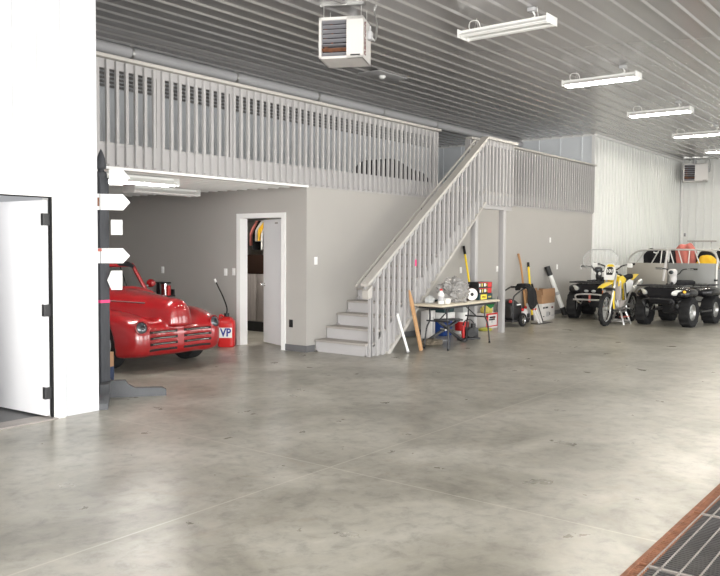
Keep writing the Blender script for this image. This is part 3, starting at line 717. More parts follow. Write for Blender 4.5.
# glass house
def yw(x, t): return 1.35+.09*(x/.6)**2+.17*t
def wsx(t): return .605-.085*t
ZB, ZT = .965, 1.285
for s in (-1, 1):
    secs = [[(s*wsx(t)*q, yw(wsx(t)*q, t), ZB+(ZT-ZB)*t) for q in np.linspace(.025, .97, 6)] for t in np.linspace(0, 1, 5)]
    MB().sheet(secs, .006).obj('windscreen_pane', M['glass'], car)
    MB().tube(spline([(s*.635, yw(.635, -.1), ZB-.02), (s*.575, yw(.56, .5), ZB+.17), (s*.530, yw(.53, 1.), ZT+.01)], 4), .030, 10).obj('windscreen_pillar', M['red_car'], car)
    MB().tube(spline([(s*.56, 3.06, .92), (s*.54, 2.94, 1.15), (s*.51, 2.74, 1.30)], 4), .05, 10).obj('rear_pillar', M['red_car'], car)
    MB().tube([(s*.615, 1.84, .94), (s*.545, 1.93, 1.29)], .010, 8).obj('vent_window_bar', M['black_st'], car)
    q = [(s*.625, 1.56, .95), (s*.56, 1.74, 1.27), (s*.555, 2.72, 1.28), (s*.62, 2.94, .95)]
    MB().sheet([[q[0], V(q[0]).lerp(V(q[3]), .5), q[3]], [q[1], V(q[1]).lerp(V(q[2]), .5), q[2]]], .005).obj('side_window', M['glass'], car)
    m_ = MB().lathe([(0, -.06), (.04, -.045), (.062, -.01), (.066, .03), (.06, .045), (0, .045)], (s*.82, 1.53, 1.03), (0, 1, 0), 18).obj('wing_mirror', M['red_car'], car)
    MB().cyl((s*.66, 1.56, .95), (s*.78, 1.54, 1.01), .013, n=8).obj('mirror_arm', M['chrome'], m_)
    MB().lathe([(0, .046), (.056, .046), (.056, .049), (0, .049)], (s*.82, 1.53, 1.03), (0, 1, 0), 18).obj('mirror_glass', M['chrome'], m_)
    # doors: shut lines and handle
    for y in (1.66, 2.76):
        pts = [hitx(y, z, s, .001) for z in np.linspace(.32, .90, 14)]
        MB().tube([p for p in pts if p is not None], .004, 6).obj('door_gap', M['dark_void'], car)
    MB().tube([hitx(y, .80, s, .025) for y in (2.56, 2.69)], .010, 8).obj('door_handle', M['chrome'], car)
    MB().lathe([(.0, 0), (.06, 0), (.065, .02), (.05, .04), (0, .045)], (s*.56, 4.62, .62), (s*.2, 1, 0), 18).obj('tail_lamp', M['red_lens'], car)
MB().tube([(0, yw(0, -.05), ZB), (0, yw(0, 1), ZT)], .014, 8).obj('windscreen_bar', M['black_st'], car)
MB().tube(spline([(-.53, yw(.53, 1.05), ZT+.02), (0, yw(0, 1.02), ZT+.028), (.53, yw(.53, 1.05), ZT+.02)], 6), .030, 10).obj('header_rail', M['red_car'], car)
MB().tube(spline([(-.60, yw(.6, -.06), ZB-.01), (0, yw(0, -.06), ZB+.0), (.60, yw(.6, -.06), ZB-.01)], 6), .016, 8).obj('windscreen_gasket', M['black_rub'], car)
rs = []
for y, hw, z in ((1.52, .50, 1.335), (1.58, .56, 1.355), (2.1, .585, 1.395), (2.5, .575, 1.385), (2.84, .55, 1.325), (3.02, .53, 1.19), (3.16, .52, .97)):
    up = [(hw*q, y-.02*(1-q*q), z+.035*(1-q**2)-(.05*abs(q)**6)) for q in np.linspace(-1, 1, 11)]
    dn = [(hw*q*.96, y, z-.035-(.04*abs(q)**6)) for q in np.linspace(1, -1, 11)]
    rs.append(up+dn)
MB().loft(rs).obj('roof_top', M['black_cl'], car)
for s in (-1, 1):
    MB().span((s*.32-.22, 2.15, .45), (s*.32+.22, 2.6, .62), .05).obj('seat_cushion', M['leather'], car)
    MB().box((s*.32, 2.66, .82), (.44, .14, .50), .05, Matrix.Rotation(-.2, 4, 'X')).obj('seat_back', M['leather'], car)
MB().span((-.58, 1.57, .74), (.58, 1.68, .93), .03).obj('dashboard', M['red_car'], car)
MB().tube([(-.3+.17*math.cos(a), 1.90+.07*math.sin(a), .88+.155*math.sin(a)) for a in np.linspace(0, 2*PI, 25)[:-1]], .012, 8, True).obj('steering_wheel', M['black_pl'], car)
# wheels
for wy in (WY0, WY1):
    for s in (-1, 1):
        xw = s*.655
        ty = MB().lathe([(.20, -.09), (.27, -.10), (.305, -.095), (.325, -.07), (.325, .07), (.305, .095), (.27, .10), (.20, .09), (.19, 0)], (xw, wy, WR), (s, 0, 0), 40, closed=True).obj('tyre', M['black_rub'], car)
        MB().lathe([(.205, -.08), (.19, -.02), (.185, .05), (.21, .085), (.195, .092), (.175, .06), (.10, .05), (.06, .07), (.0, .075)], (xw, wy, WR), (s, 0, 0), 32).obj('wheel_rim', M['chrome'], ty)
    MB().cyl((-.6, wy, WR), (.6, wy, WR), .035, n=10).obj('axle', M['black_st'], car)
MB().span((-.5, .5, .19), (.5, 4.4, .30)).obj('chassis', M['black_st'], car)

# fuel jug and hose, canister on the wall
j = thing('fuel_jug', 'red square fuel jug with VP logo beside the utility door', 'jug', (8.66, 9.36, 0), math.radians(40))
jb = MB()
jb.loft([[(.135*k*math.copysign(abs(math.cos(a))**.45, math.cos(a)), .135*k*math.copysign(abs(math.sin(a))**.45, math.sin(a)), z) for a in np.linspace(0, 2*PI, 33)[:-1]] for k, z in ((.9, 0), (1, .02), (1, .36), (.95, .40), (.62, .455), (.34, .475))])
jb.obj('jug_body', M['red_pl'], j)
MB().cyl((0, 0, .47), (0, 0, .53), .042, n=18).obj('cap', M['black_pl'], j)
MB().tube(spline([(0, .03, .46), (0, .10, .50), (0, .11, .42), (0, .09, .40)], 5), .018, 8).obj('handle', M['red_pl'], j)
hs = MB().tube(spline([(0, 0, .52), (.01, .0, .62), (-.01, .06, .80), (-.02, .13, .95), (-.02, .17, 1.04)], 8), .011, 10).obj('filler_hose', M['black_rub'], j)
MB().cyl((-.02, .165, 1.02), (-.021, .185, 1.075), .016, n=10).obj('hose_tip', M['white_pl'], hs, label='white hose tip')
lg = MB().span((-.1375, -.10, .15), (-.1345, .10, .31), .001).obj('logo_patch', M['white_pl'], j)
text('logo_letters', 'VP', .175, M['blue_ink'], j, (-.139, 0, .23), (PI/2, 0, -PI/2), .002, .85)
k = thing('wall_canister', 'black and silver canister with red side mounted on the bay wall behind the hood', 'canister', (8.90, 11.08, .74))
MB().span((-.01, -.13, .0), (.02, .13, .10)).obj('bracket', M['black_st'], k)
MB().cyl((-.11, -.02, 0), (-.11, -.02, .20), .075, n=24).obj('cylinder', M['chrome'], k)
MB().cyl((-.11, .11, 0), (-.11, .11, .20), .06, n=24).obj('canister_body', M['black_gl'], k)
MB().cyl((-.11, -.13, 0), (-.11, -.13, .17), .035, n=16).obj('small_bottle', M['red_pl'], k)
MB().span((-.19, -.17, -.02), (.0, .18, 0)).obj('shelf', M['black_st'], k)
MB().span((-.19, -.10, .20), (-.03, .17, .225), .01).obj('lid', M['black_gl'], k)
# ================================================================== THINGS UNDER AND BESIDE THE STAIRS
t = thing('folding_table', 'cream-topped folding table with black tube legs standing beside the stairs', 'table', (11.14, 6.58, 0))
TZ = .72
MB().span((-.94, -.27, TZ-.035), (.92, .26, TZ), .012).obj('tabletop', M['tabletop'], t)
MB().span((-.84, -.23, TZ-.07), (.84, .22, TZ-.036), .004).obj('apron', M['black_st'], t)
for s in (-1, 1):
    for y in (-.22, .22):
        MB().tube(spline([(s*.62, y*.72, TZ-.06), (s*.60, y*.72, .46), (s*.63, y*.9, .32), (s*.66, y*1.0, .02)], 6), .014, 8).obj('leg', M['black_st'], t)
        MB().cyl((s*.66, y, 0), (s*.66, y, .025), .017, n=10).obj('foot_cap', M['black_rub'], t)
    MB().cyl((s*.605, -.215, .44), (s*.605, .215, .44), .012, n=8).obj('cross_bar', M['black_st'], t)
    MB().tube([(s*.605, 0, .44), (s*.18, 0, TZ-.06)], .010, 8).obj('brace', M['black_st'], t)
def lumps(name, c, r, m, label, cat, amp=.05, freq=6, seed=0, flat=True, rz=0):
    b = MB(); bmesh.ops.create_icosphere(b.bm, subdivisions=5, radius=1)
    for v in b.bm.verts:
        n = v.co.copy(); d = noise.noise(n*freq/3+V((seed, 0, 0)))*.55+abs(noise.noise(n*freq+V((0, seed, 0))))*.5
        k = 1+d*amp*4; v.co = V((n.x*r[0]*k, n.y*r[1]*k, n.z*r[2]*k))
        if flat: v.co.z = max(v.co.z, -r[2]*.62)
    zmin = min(v.co.z for v in b.bm.verts)
    for v in b.bm.verts: v.co.z -= zmin
    o = b.obj(name, m, None, 50); o.location = c; o.rotation_euler = (0, 0, rz); return tag(o, label, cat)
lumps('plastic_bag', (11.02, 6.60, TZ), (.29, .19, .22), M['bag_clear'], 'large crumpled clear plastic bag heaped on the folding table', 'bag', .15, 7, 3)
lumps('small_bag', (10.50, 6.72, TZ), (.09, .07, .07), M['clear_tub'], 'small pale green-grey bag on the table behind the white bottle', 'bag', .08, 5, 8)
def bottle(name, loc, label, h=.20, r=.042, body='white_pl', cap='red_pl'):
    t = thing(name, label, 'bottle', loc)
    MB().lathe([(0, 0), (r*.95, 0), (r, .01), (r, h*.62), (r*.85, h*.72), (r*.4, h*.84), (r*.38, h*.88), (0, h*.88)], n=20).obj('bottle_body', M[body], t)
    MB().cyl((0, 0, h*.87), (0, 0, h), r*.45, n=16).obj('cap', M[cap], t)
    MB().lathe([(r*1.01, h*.2), (r*1.015, h*.21), (r*1.015, h*.5), (r*1.01, h*.51)], n=20).obj('paper_label', M['duct'], t)
bottle('plastic_bottle', (10.48, 6.50, TZ), 'white plastic bottle with red cap at the left end of the folding table', .235, .05)
c = thing('bowl', 'small white tub beside the red-capped bottle on the folding table', 'tub', (10.63, 6.48, TZ))
MB().lathe([(0, 0), (.05, 0), (.065, .07), (.068, .075), (.06, .072), (.045, .008), (0, .008)], n=20).obj('tub_body', M['white_pl'], c)
r = thing('tape_roll', 'dark brown paper roll with white end standing between plastic bag and red boxes', 'roll', (11.49, 6.58, TZ+.105), math.radians(-35))
MB().cyl((0, -.10, 0), (0, .16, 0), .105, n=32).obj('roll_body', M['brown_pl'], r)
MB().lathe([(.03, 0), (.098, 0), (.098, .012), (.03, .012)], (0, -.10, 0), (0, -1, 0), 32).obj('end_label', M['white_pl'], r, label='white end face')
MB().cyl((0, -.095, 0), (0, -.108, 0), .032, n=20).obj('core', M['black_ink'], r)
def carton(name, loc, d, rz, body, label, marks, group=None):
    t = thing(name, label, 'box', loc, rz, group)
    MB().span((-d[0]/2, -d[1]/2, 0), (d[0]/2, d[1]/2, d[2]), .003).obj('carton', M[body], t)
    for (x0, z0, x1, z1, mm) in marks:
        MB().span((x0*d[0]-d[0]/2, -d[1]/2-.0015, z0*d[2]), (x1*d[0]-d[0]/2, -d[1]/2+.001, z1*d[2])).obj('printed_mark', M[mm], t)
    return t
mk = [(.68, .12, .97, .85, 'red_pl'), (.06, .25, .14, .75, 'white_pl'), (.22, .22, .33, .8, 'straw'), (.42, .25, .52, .8, 'white_pl'), (.57, .3, .63, .72, 'straw'), (.02, .86, .98, .97, 'red_pl')]
carton('carton', (11.85, 6.58, TZ+.20), (.38, .22, .095), math.radians(-8), 'black_ink', 'topmost of three stacked black boxes with red marks on the table', mk, 'stacked cartons on the folding table')
carton('carton', (11.85, 6.58, TZ+.10), (.38, .22, .098), math.radians(-5), 'black_ink', 'middle of three stacked black boxes with red marks on the table', mk, 'stacked cartons on the folding table')
carton('carton', (11.84, 6.57, TZ), (.38, .24, .098), math.radians(-6), 'dgreen', 'bottom box of the stack on the table, with wide yellow label', [(.1, .1, .55, .92, 'yellow'), (.2, .35, .46, .65, 'black_ink'), (.68, .35, .9, .6, 'straw')], 'stacked cartons on the folding table')
g = MB()
g.sheet([[(12.025, 6.42, TZ+.004), (12.025, 6.5, TZ+.004), (12.025, 6.62, TZ+.004)], [(12.075, 6.41, TZ+.004), (12.075, 6.5, TZ+.006), (12.075, 6.63, TZ+.004)], [(12.085, 6.42, TZ-.04), (12.09, 6.5, TZ-.06), (12.085, 6.61, TZ-.04)], [(12.09, 6.44, TZ-.13), (12.095, 6.5, TZ-.17), (12.09, 6.58, TZ-.12)]], .008)
o = g.sub(1).obj('green_cloth', M['green'], smooth=60); tag(o, 'green cloth hanging off the right end of the folding table', 'cloth')
# below the table
c = thing('cooler', 'blue tub with white rim under the folding table', 'cooler', (12.30, 7.60, 0))
MB().loft([[(k*.17*math.copysign(abs(math.cos(a))**.4, math.cos(a)), k*.15*math.copysign(abs(math.sin(a))**.4, math.sin(a)), z) for a in np.linspace(0, 2*PI, 33)[:-1]] for k, z in ((.9, 0), (.94, .02), (1, .31))]).obj('tub_body', M['blue_pl'], c)
MB().span((-.185, -.165, .31), (.185, .165, .42), .012).obj('rim', M['white_pl'], c)
for s in (-1, 1): MB().tube(spline([(s*.18, -.07, .36), (s*.21, -.05, .34), (s*.21, .05, .34), (s*.18, .07, .36)], 4), .008, 8).obj('handle', M['white_pl'], c)
b = thing('storage_bin', 'dark green bin stacked on the blue tub under the table', 'bin', (12.30, 7.60, .42))
MB().loft([[(k*.19, -k*.16, z), (k*.19, k*.16, z), (-k*.19, k*.16, z), (-k*.19, -k*.16, z)] for k, z in ((.88, 0), (1, .19), (1.06, .19), (1.06, .205))]).obj('bin_body', M['dgreen'], b, smooth=0)
MB().span((-.205, -.175, .205), (.205, .175, .225), .006).obj('lid', M['dgreen'], b)
p = thing('boxed_panel', 'tall narrow white carton standing under the left half of the table', 'box', (11.83, 7.60, 0), math.radians(12))
MB().span((-.17, -.07, 0), (.17, .07, .47), .004).obj('carton', M['white_card'], p)
MB().span((.02, -.0715, .08), (.10, -.069, .36)).obj('printed_strip', M['duct'], p)
MB().span((-.03, -.072, 0), (.03, .072, .472)).obj('packing_tape', M['white_pl'], p)
k = thing('bucket', 'white pail with red label under the right end of the table', 'bucket', (12.82, 7.50, 0))
MB().lathe([(0, 0), (.115, 0), (.135, .36), (.145, .362), (.145, .385), (.128, .385), (.11, .02), (0, .02)], n=28).obj('pail', M['white_pl'], k)
MB().lathe([(.119, .05), (.1285, .22), (.1305, .22), (.121, .05)], n=28, closed=True).obj('paper_label', M['red_pl'], k)
MB().lathe([(0, .385), (.147, .385), (.147, .40), (0, .40)], n=28).obj('lid', M['white_pl'], k)
u = thing('clear_tub', 'cloudy clear plastic tub set on the white pail at the table end', 'tub', (12.80, 7.48, .40))
MB().loft([[(k_*.20, -k_*.15, z), (k_*.20, k_*.15, z), (-k_*.20, k_*.15, z), (-k_*.20, -k_*.15, z)] for k_, z in ((.72, 0), (.98, .20), (1.05, .20), (1.05, .215), (.95, .215), (.70, .012))]).obj('tub_body', M['clear_tub'], u, smooth=0)
MB().span((-.215, -.165, .215), (.215, .165, .232), .006).obj('lid', M['white_pl'], u)
x = thing('folding_stand', 'black steel X-shaped folding stand on the floor in front of the table', 'stand', (11.50, 7.06, 0), math.radians(-38))
for s in (-1, 1):
    MB().beam((-.30, s*.03, .02), (.26, s*.03, .36), .035, .03, .004).obj('crossing_bar', M['black_st'], x)
    MB().beam((.30, s*.09, .02), (-.12, s*.09, .36), .035, .03, .004).obj('crossing_bar', M['black_st'], x)
MB().cyl((-.02, -.12, .205), (-.02, .12, .205), .014, n=10).obj('pivot_pin', M['grey_st'], x)
for q in (-.31, .31): MB().span((q-.025, -.16, 0), (q+.025, .16, .035), .006).obj('foot_bar', M['black_st'], x)
MB().span((-.16, -.10, .355), (.30, .10, .38), .006).obj('top_plate', M['black_st'], x)
mo = thing('small_engine', 'small black motor with red parts on the floor by the left stair post', 'motor', (12.06, 6.90, 0), math.radians(-20))
MB().span((-.19, -.11, 0), (.17, .11, .03), .006).obj('base_plate', M['black_st'], mo)
MB().cyl((-.02, -.09, .12), (-.02, .09, .12), .085, n=24).obj('motor_drum', M['black_pl'], mo)
MB().span((.05, -.08, .03), (.15, .08, .20), .012).obj('gearbox', M['black_st'], mo)
MB().cyl((-.13, 0, .03), (-.13, 0, .24), .028, n=14).obj('filter', M['red_pl'], mo)
MB().cyl((.09, 0, .20), (.09, 0, .27), .045, n=18).obj('fuel_cap', M['black_pl'], mo)
MB().tube(spline([(-.1, .05, .18), (-.04, .08, .30), (.08, .06, .33), (.13, .0, .24)], 5), .012, 8).obj('carry_handle', M['black_st'], mo)
lumps('rag_pile', (10.98, 6.98, 0), (.22, .14, .055), M['rag'], 'stained brown rag pile on the floor in front of the table', 'rag', .10, 6, 5)
pa = MB(); pa.span((-.10, -.07, 0), (.10, .07, .004)).sub(3).rough(.012, 7, 2); o = pa.obj('paper_scrap', M['white_card'], loc=(11.52, 7.12, .01)); tag(o, 'crumpled white paper scrap on the floor under the table', 'paper')
# leaning things by the stairs
def leaning(name, label, cat, p0, p1, r, parts):
    p0, p1 = V(p0), V(p1); t = thing(name, label, cat, p0); d = p1-p0; L = d.length; d.normalize()
    t.rotation_mode = 'QUATERNION'; t.rotation_quaternion = V((0, 0, 1)).rotation_difference(d)
    for (nm, a, b, rr, mm) in parts: MB().cyl((0, 0, a*L), (0, 0, b*L), rr[0]*r, rr[1]*r, 14).obj(nm, M[mm], t)
    return t
stk = thing('wooden_stake', 'raw wooden stake with pointed top leaning against the stair pickets', 'stake', (10.24, 6.70, 0))
d = V((10.10, 6.84, .94))-V((10.24, 6.70, 0)); stk.rotation_mode = 'QUATERNION'; stk.rotation_quaternion = V((0, 0, 1)).rotation_difference(d.normalized())
MB().prism([(-.035, 0), (.035, 0), (.035, .80), (.006, .955), (-.006, .955), (-.035, .80)], (0, -.012, 0), (1, 0, 0), (0, 0, 1), (0, .024, 0)).obj('board', M['wood'], stk)
leaning('white_pole', 'short white pole leaning against the lowest stair pickets', 'pole', (9.88, 6.70, .012), (9.78, 6.842, .60), .021, [('pole_shaft', 0.03, .97, (1, 1), 'white_pl'), ('end_cap', 0, .03, (1.15, 1.15), 'duct'), ('end_cap', .97, 1., (1.15, 1.15), 'duct')])
bk = thing('bucket', 'plain white bucket tucked under the lowest stair treads', 'bucket', (10.02, 7.20, 0))
MB().lathe([(0, 0), (.10, 0), (.12, .24), (.13, .245), (.13, .26), (.113, .26), (.095, .015), (0, .015)], n=28).obj('pail', M['white_pl'], bk)
MB().tube(spline([(-.125, 0, .245), (-.09, -.10, .20), (0, -.135, .17), (.09, -.10, .20), (.125, 0, .245)], 5), .004, 6).obj('bail_handle', M['grey_st'], bk)
leaning('yellow_handled_tool', 'yellow pole with black grip leaning on the wall behind the folding table', 'tool', (13.30, 7.45, .03), (13.49, 7.86, 1.62), .02, [('shaft', .10, .90, (1, 1), 'yellow'), ('grip', .90, 1., (1.25, 1.2), 'black_rub'), ('ferrule', .0, .10, (1.2, 1.2), 'black_st')])
# package with brush
pk = thing('picture_carton', 'white carton with red border and tool picture on the floor by the stair posts', 'box', (13.97, 7.62, 0))
MB().span((-.23, -.14, 0), (.23, .14, .30), .003).obj('carton', M['white_card'], pk)
for (a, b, m_) in (((-.23, .0), (-.15, .30), 'red_pl'), ((.205, .03), (.23, .30), 'red_pl'), ((-.15, .27), (.205, .30), 'red_pl'), ((-.15, .035), (.205, .055), 'red_pl'), ((-.12, .16), (.12, .19), 'black_ink'), ((-.10, .20), (.14, .235), 'black_ink'), ((.02, .195), (.12, .215), 'red_pl'), ((-.02, .11), (.02, .16), 'duct')):
    MB().span((a[0], -.142, a[1]), (b[0], -.139, b[1])).obj('printed_mark', M[m_], pk)
lumps('straw_bundle', (13.96, 7.60, .30), (.17, .10, .09), M['straw'], 'yellow straw-like bundle resting on the red-bordered carton', 'bundle', .06, 9, 4)
wb = MB(); wb.loft([[(.05*math.cos(a), .04*math.sin(a), z) for a in np.linspace(0, 2*PI, 13)[:-1]] for z in (0, .08, .15)]).rough(.015, 9); o = wb.obj('paper_bag', M['white_card'], loc=(14.13, 7.58, .30)); tag(o, 'small crumpled white paper bag on the carton right of the straw bundle', 'bag')
lumps('yellow_bag', (13.52, 7.38, 0), (.16, .13, .035), M['yel_bag'], 'flat yellow-green bag on the floor by the left stair post', 'bag', .05, 5, 6)
# pressure washer
pw = thing('pressure_washer', 'black wheeled pressure washer with red knob behind the right stair post', 'pressure washer', (14.86, 7.42, 0))
MB().span((-.50, -.20, .10), (.30, .22, .14), .01).obj('chassis', M['black_st'], pw)
def wh(s, x, r=.135):
    w_ = MB().lathe([(r*.62, -.03), (r*.9, -.035), (r, -.02), (r, .02), (r*.9, .035), (r*.62, .03)], (x, s*.24, r), (0, s, 0), 28, closed=True).obj('wheel', M['black_rub'], pw)
    h = MB().cyl((x, s*.235, r), (x, s*.262, r), r*.22, n=16)
    for k in range(6):
        a = k*PI/3; h.beam((x, s*.25, r), (x+r*.66*math.cos(a), s*.25, r+r*.66*math.sin(a)), .012, .022)
    h.tube([(x+r*.64*math.cos(a), s*.25, r+r*.64*math.sin(a)) for a in np.linspace(0, 2*PI, 29)[:-1]], .011, 6, True).obj('hub', M['chrome'], w_, label='silver spoked hub')
wh(-1, -.15); wh(1, -.15)
MB().cyl((-.15, -.22, .135), (-.15, .22, .135), .014, n=10).obj('axle', M['grey_st'], pw)
me = sdf_mesh('engine_cover', lambda X, Y, Z: smin(rbox(X, Y, Z, (-.24, 0, .30), (.44, .34, .32), .06), ell(X, Y, Z, (-.28, 0, .46), (.20, .16, .10)), .05), (-.55, -.22, .1), (.05, .22, .6), .022, M['black_pl']); link('engine_cover', me, pw)
MB().span((-.28, -.176, .43), (-.10, -.168, .455)).obj('name_strip', M['white_pl'], pw)
MB().cyl((.13, -.16, .22), (.13, .16, .22), .12, n=26).obj('pump_tank', M['white_card'], pw, label='pale round pump body')
MB().span((.20, -.17, .14), (.34, .17, .24), .02).obj('pump_head', M['black_st'], pw)
for q in ((-.50, -.14, .52), (-.02, -.17, .33), (.22, -.12, .36)): MB().ball(q, .034, 12).obj('knob', M['red_pl'], pw, label='red knob')
MB().cyl((-.47, -.13, .52), (-.40, -.12, .48), .012, n=8).obj('pull_cord_stem', M['black_st'], pw)
for s in (-1, 1): MB().tube(spline([(-.44, s*.17, .14), (-.44, s*.17, .55), (-.30, s*.17, .66), (.12, s*.17, .78)], 6), .016, 8).obj('handle_tube', M['black_st'], pw)
MB().cyl((.12, -.17, .78), (.12, .17, .78), .020, n=12).obj('handle_grip', M['black_rub'], pw)
hz_ = thing('coiled_hose', 'thick black hose draped in loops over the pressure washer handle', 'hose', (14.98, 7.36, 0))
for k in range(5):
    a = MB().tube(spline([(-.02+.05*k, .02, .80), (-.11+.03*k, -.20-.012*k, .76), (-.14+.05*k, -.235, .50-.03*k), (.0+.05*k, -.245, .34+.02*k), (.12+.03*k, -.235, .48), (.12+.03*k, -.18, .74), (.06+.02*k, .04, .83), (.02+.04*k, .12, .72), (-.0+.04*k, .10, .80)], 5, True), .017, 8, True).obj('hose_loop', M['black_rub'], hz_)
MB().box((.06, -.03, .82), (.26, .22, .07), .03).obj('hose_saddle', M['black_cl'], hz_)
leaning('spray_lance', 'thin black spray lance leaning right of the pressure washer', 'lance', (15.72, 7.20, .03), (15.24, 7.24, .84), .010, [('lance_tube', 0, .72, (1, 1), 'black_st'), ('lance_grip', .72, 1., (2.2, 2.2), 'black_pl')])
for k, (x0, lb) in enumerate(((15.46, 'left of two pale slats leaning at the right end of the pressure washer'), (15.58, 'right of two pale slats leaning at the right end of the pressure washer'))):
    sl = thing('pale_slat', lb, 'slat', (x0, 7.16, 0), 0, 'pale slats by the pressure washer'); sl.rotation_euler = (math.radians(-14), math.radians(-24), 0)
    MB().span((-.025, -.008, .012), (.025, .008, .36)).obj('slat_body', M['white_card'], sl); MB().span((-.026, -.009, .33), (.026, .009, .36)).obj('red_end', M['red_pl'], sl)
mt = MB(); mt.span((-.33, -.10, 0), (.33, .10, .012)); o = mt.obj('floor_strip', M['black_pl'], loc=(15.62, 7.18, 0)); tag(o, 'flat black strip on the floor under the pale slats', 'strip')
# long tools, box, level
ax = thing('wooden_handle_tool', 'brown wooden-handled axe leaning on the wall behind the pressure washer', 'axe', (15.55, 7.50, 0))
pth = spline([(0, 0, .06), (.06, .08, .5), (.17, .19, .92), (.27, .28, 1.2), (.33, .375, 1.46)], 6)
MB().tube(pth, [.026-.004*math.sin(PI*i/(len(pth)-1)) for i in range(len(pth))], 10).obj('shaft', M['axe_wood'], ax)
MB().span((-.08, -.03, 0), (.09, .03, .09), .012).obj('axe_head', M['black_st'], ax)
leaning('yellow_handled_tool', 'yellow pole with black tip leaning on the wall left of the cardboard box', 'tool', (15.80, 7.48, .03), (16.36, 7.87, 1.26), .024, [('shaft', .08, .92, (1, 1), 'yellow'), ('grip', .92, 1., (1.2, 1.1), 'black_rub'), ('ferrule', 0, .08, (1.3, 1.3), 'black_st')])
cb = thing('cardboard_box', 'cardboard box with white printed lower half and open brown flaps against the wall', 'box', (16.42, 7.60, 0), math.radians(2))
MB().span((-.36, -.20, 0), (.36, .20, .37), .003).obj('printed_half', M['white_card'], cb, label='white printed lower half')
MB().span((-.358, -.198, .37), (.358, .198, .52), .002).obj('brown_half', M['card'], cb)
MB().box((0, -.205, .605), (.70, .008, .18), 0, Matrix.Rotation(-.06, 4, 'X')).obj('flap', M['card'], cb)
MB().box((0, .215, .60), (.70, .008, .17), 0, Matrix.Rotation(-.15, 4, 'X')).obj('flap', M['card'], cb)
for s in (-1, 1): MB().box((s*.375, 0, .59), (.008, .38, .16), 0, Matrix.Rotation(s*.2, 4, 'Y')).obj('flap', M['card'], cb)
for (a, b, m_) in (((-.30, .26), (-.20, .30), 'black_ink'), ((-.17, .26), (-.02, .30), 'black_ink'), ((.17, .25), (.27, .29), 'red_ink'), ((-.12, .08), (.04, .19), 'duct'), ((.06, .10), (.10, .17), 'black_ink'), ((-.30, .08), (-.22, .10), 'black_ink'), ((.18, .08), (.30, .10), 'duct')):
    MB().span((a[0], -.2015, a[1]), (b[0], -.199, b[1])).obj('printed_mark', M[m_], cb)
leaning('leaning_level', 'white pole with thick black ends leaning on the wall right of the cardboard box', 'pole', (17.58, 7.50, .03), (17.29, 7.84, 1.16), .055, [('lower_end', 0, .16, (1.15, 1.15), 'black_pl'), ('shaft', .16, .82, (.95, .95), 'white_pl'), ('upper_end', .82, 1., (1.15, 1.15), 'black_pl'), ('clamp', .42, .48, (1.12, 1.12), 'duct')])
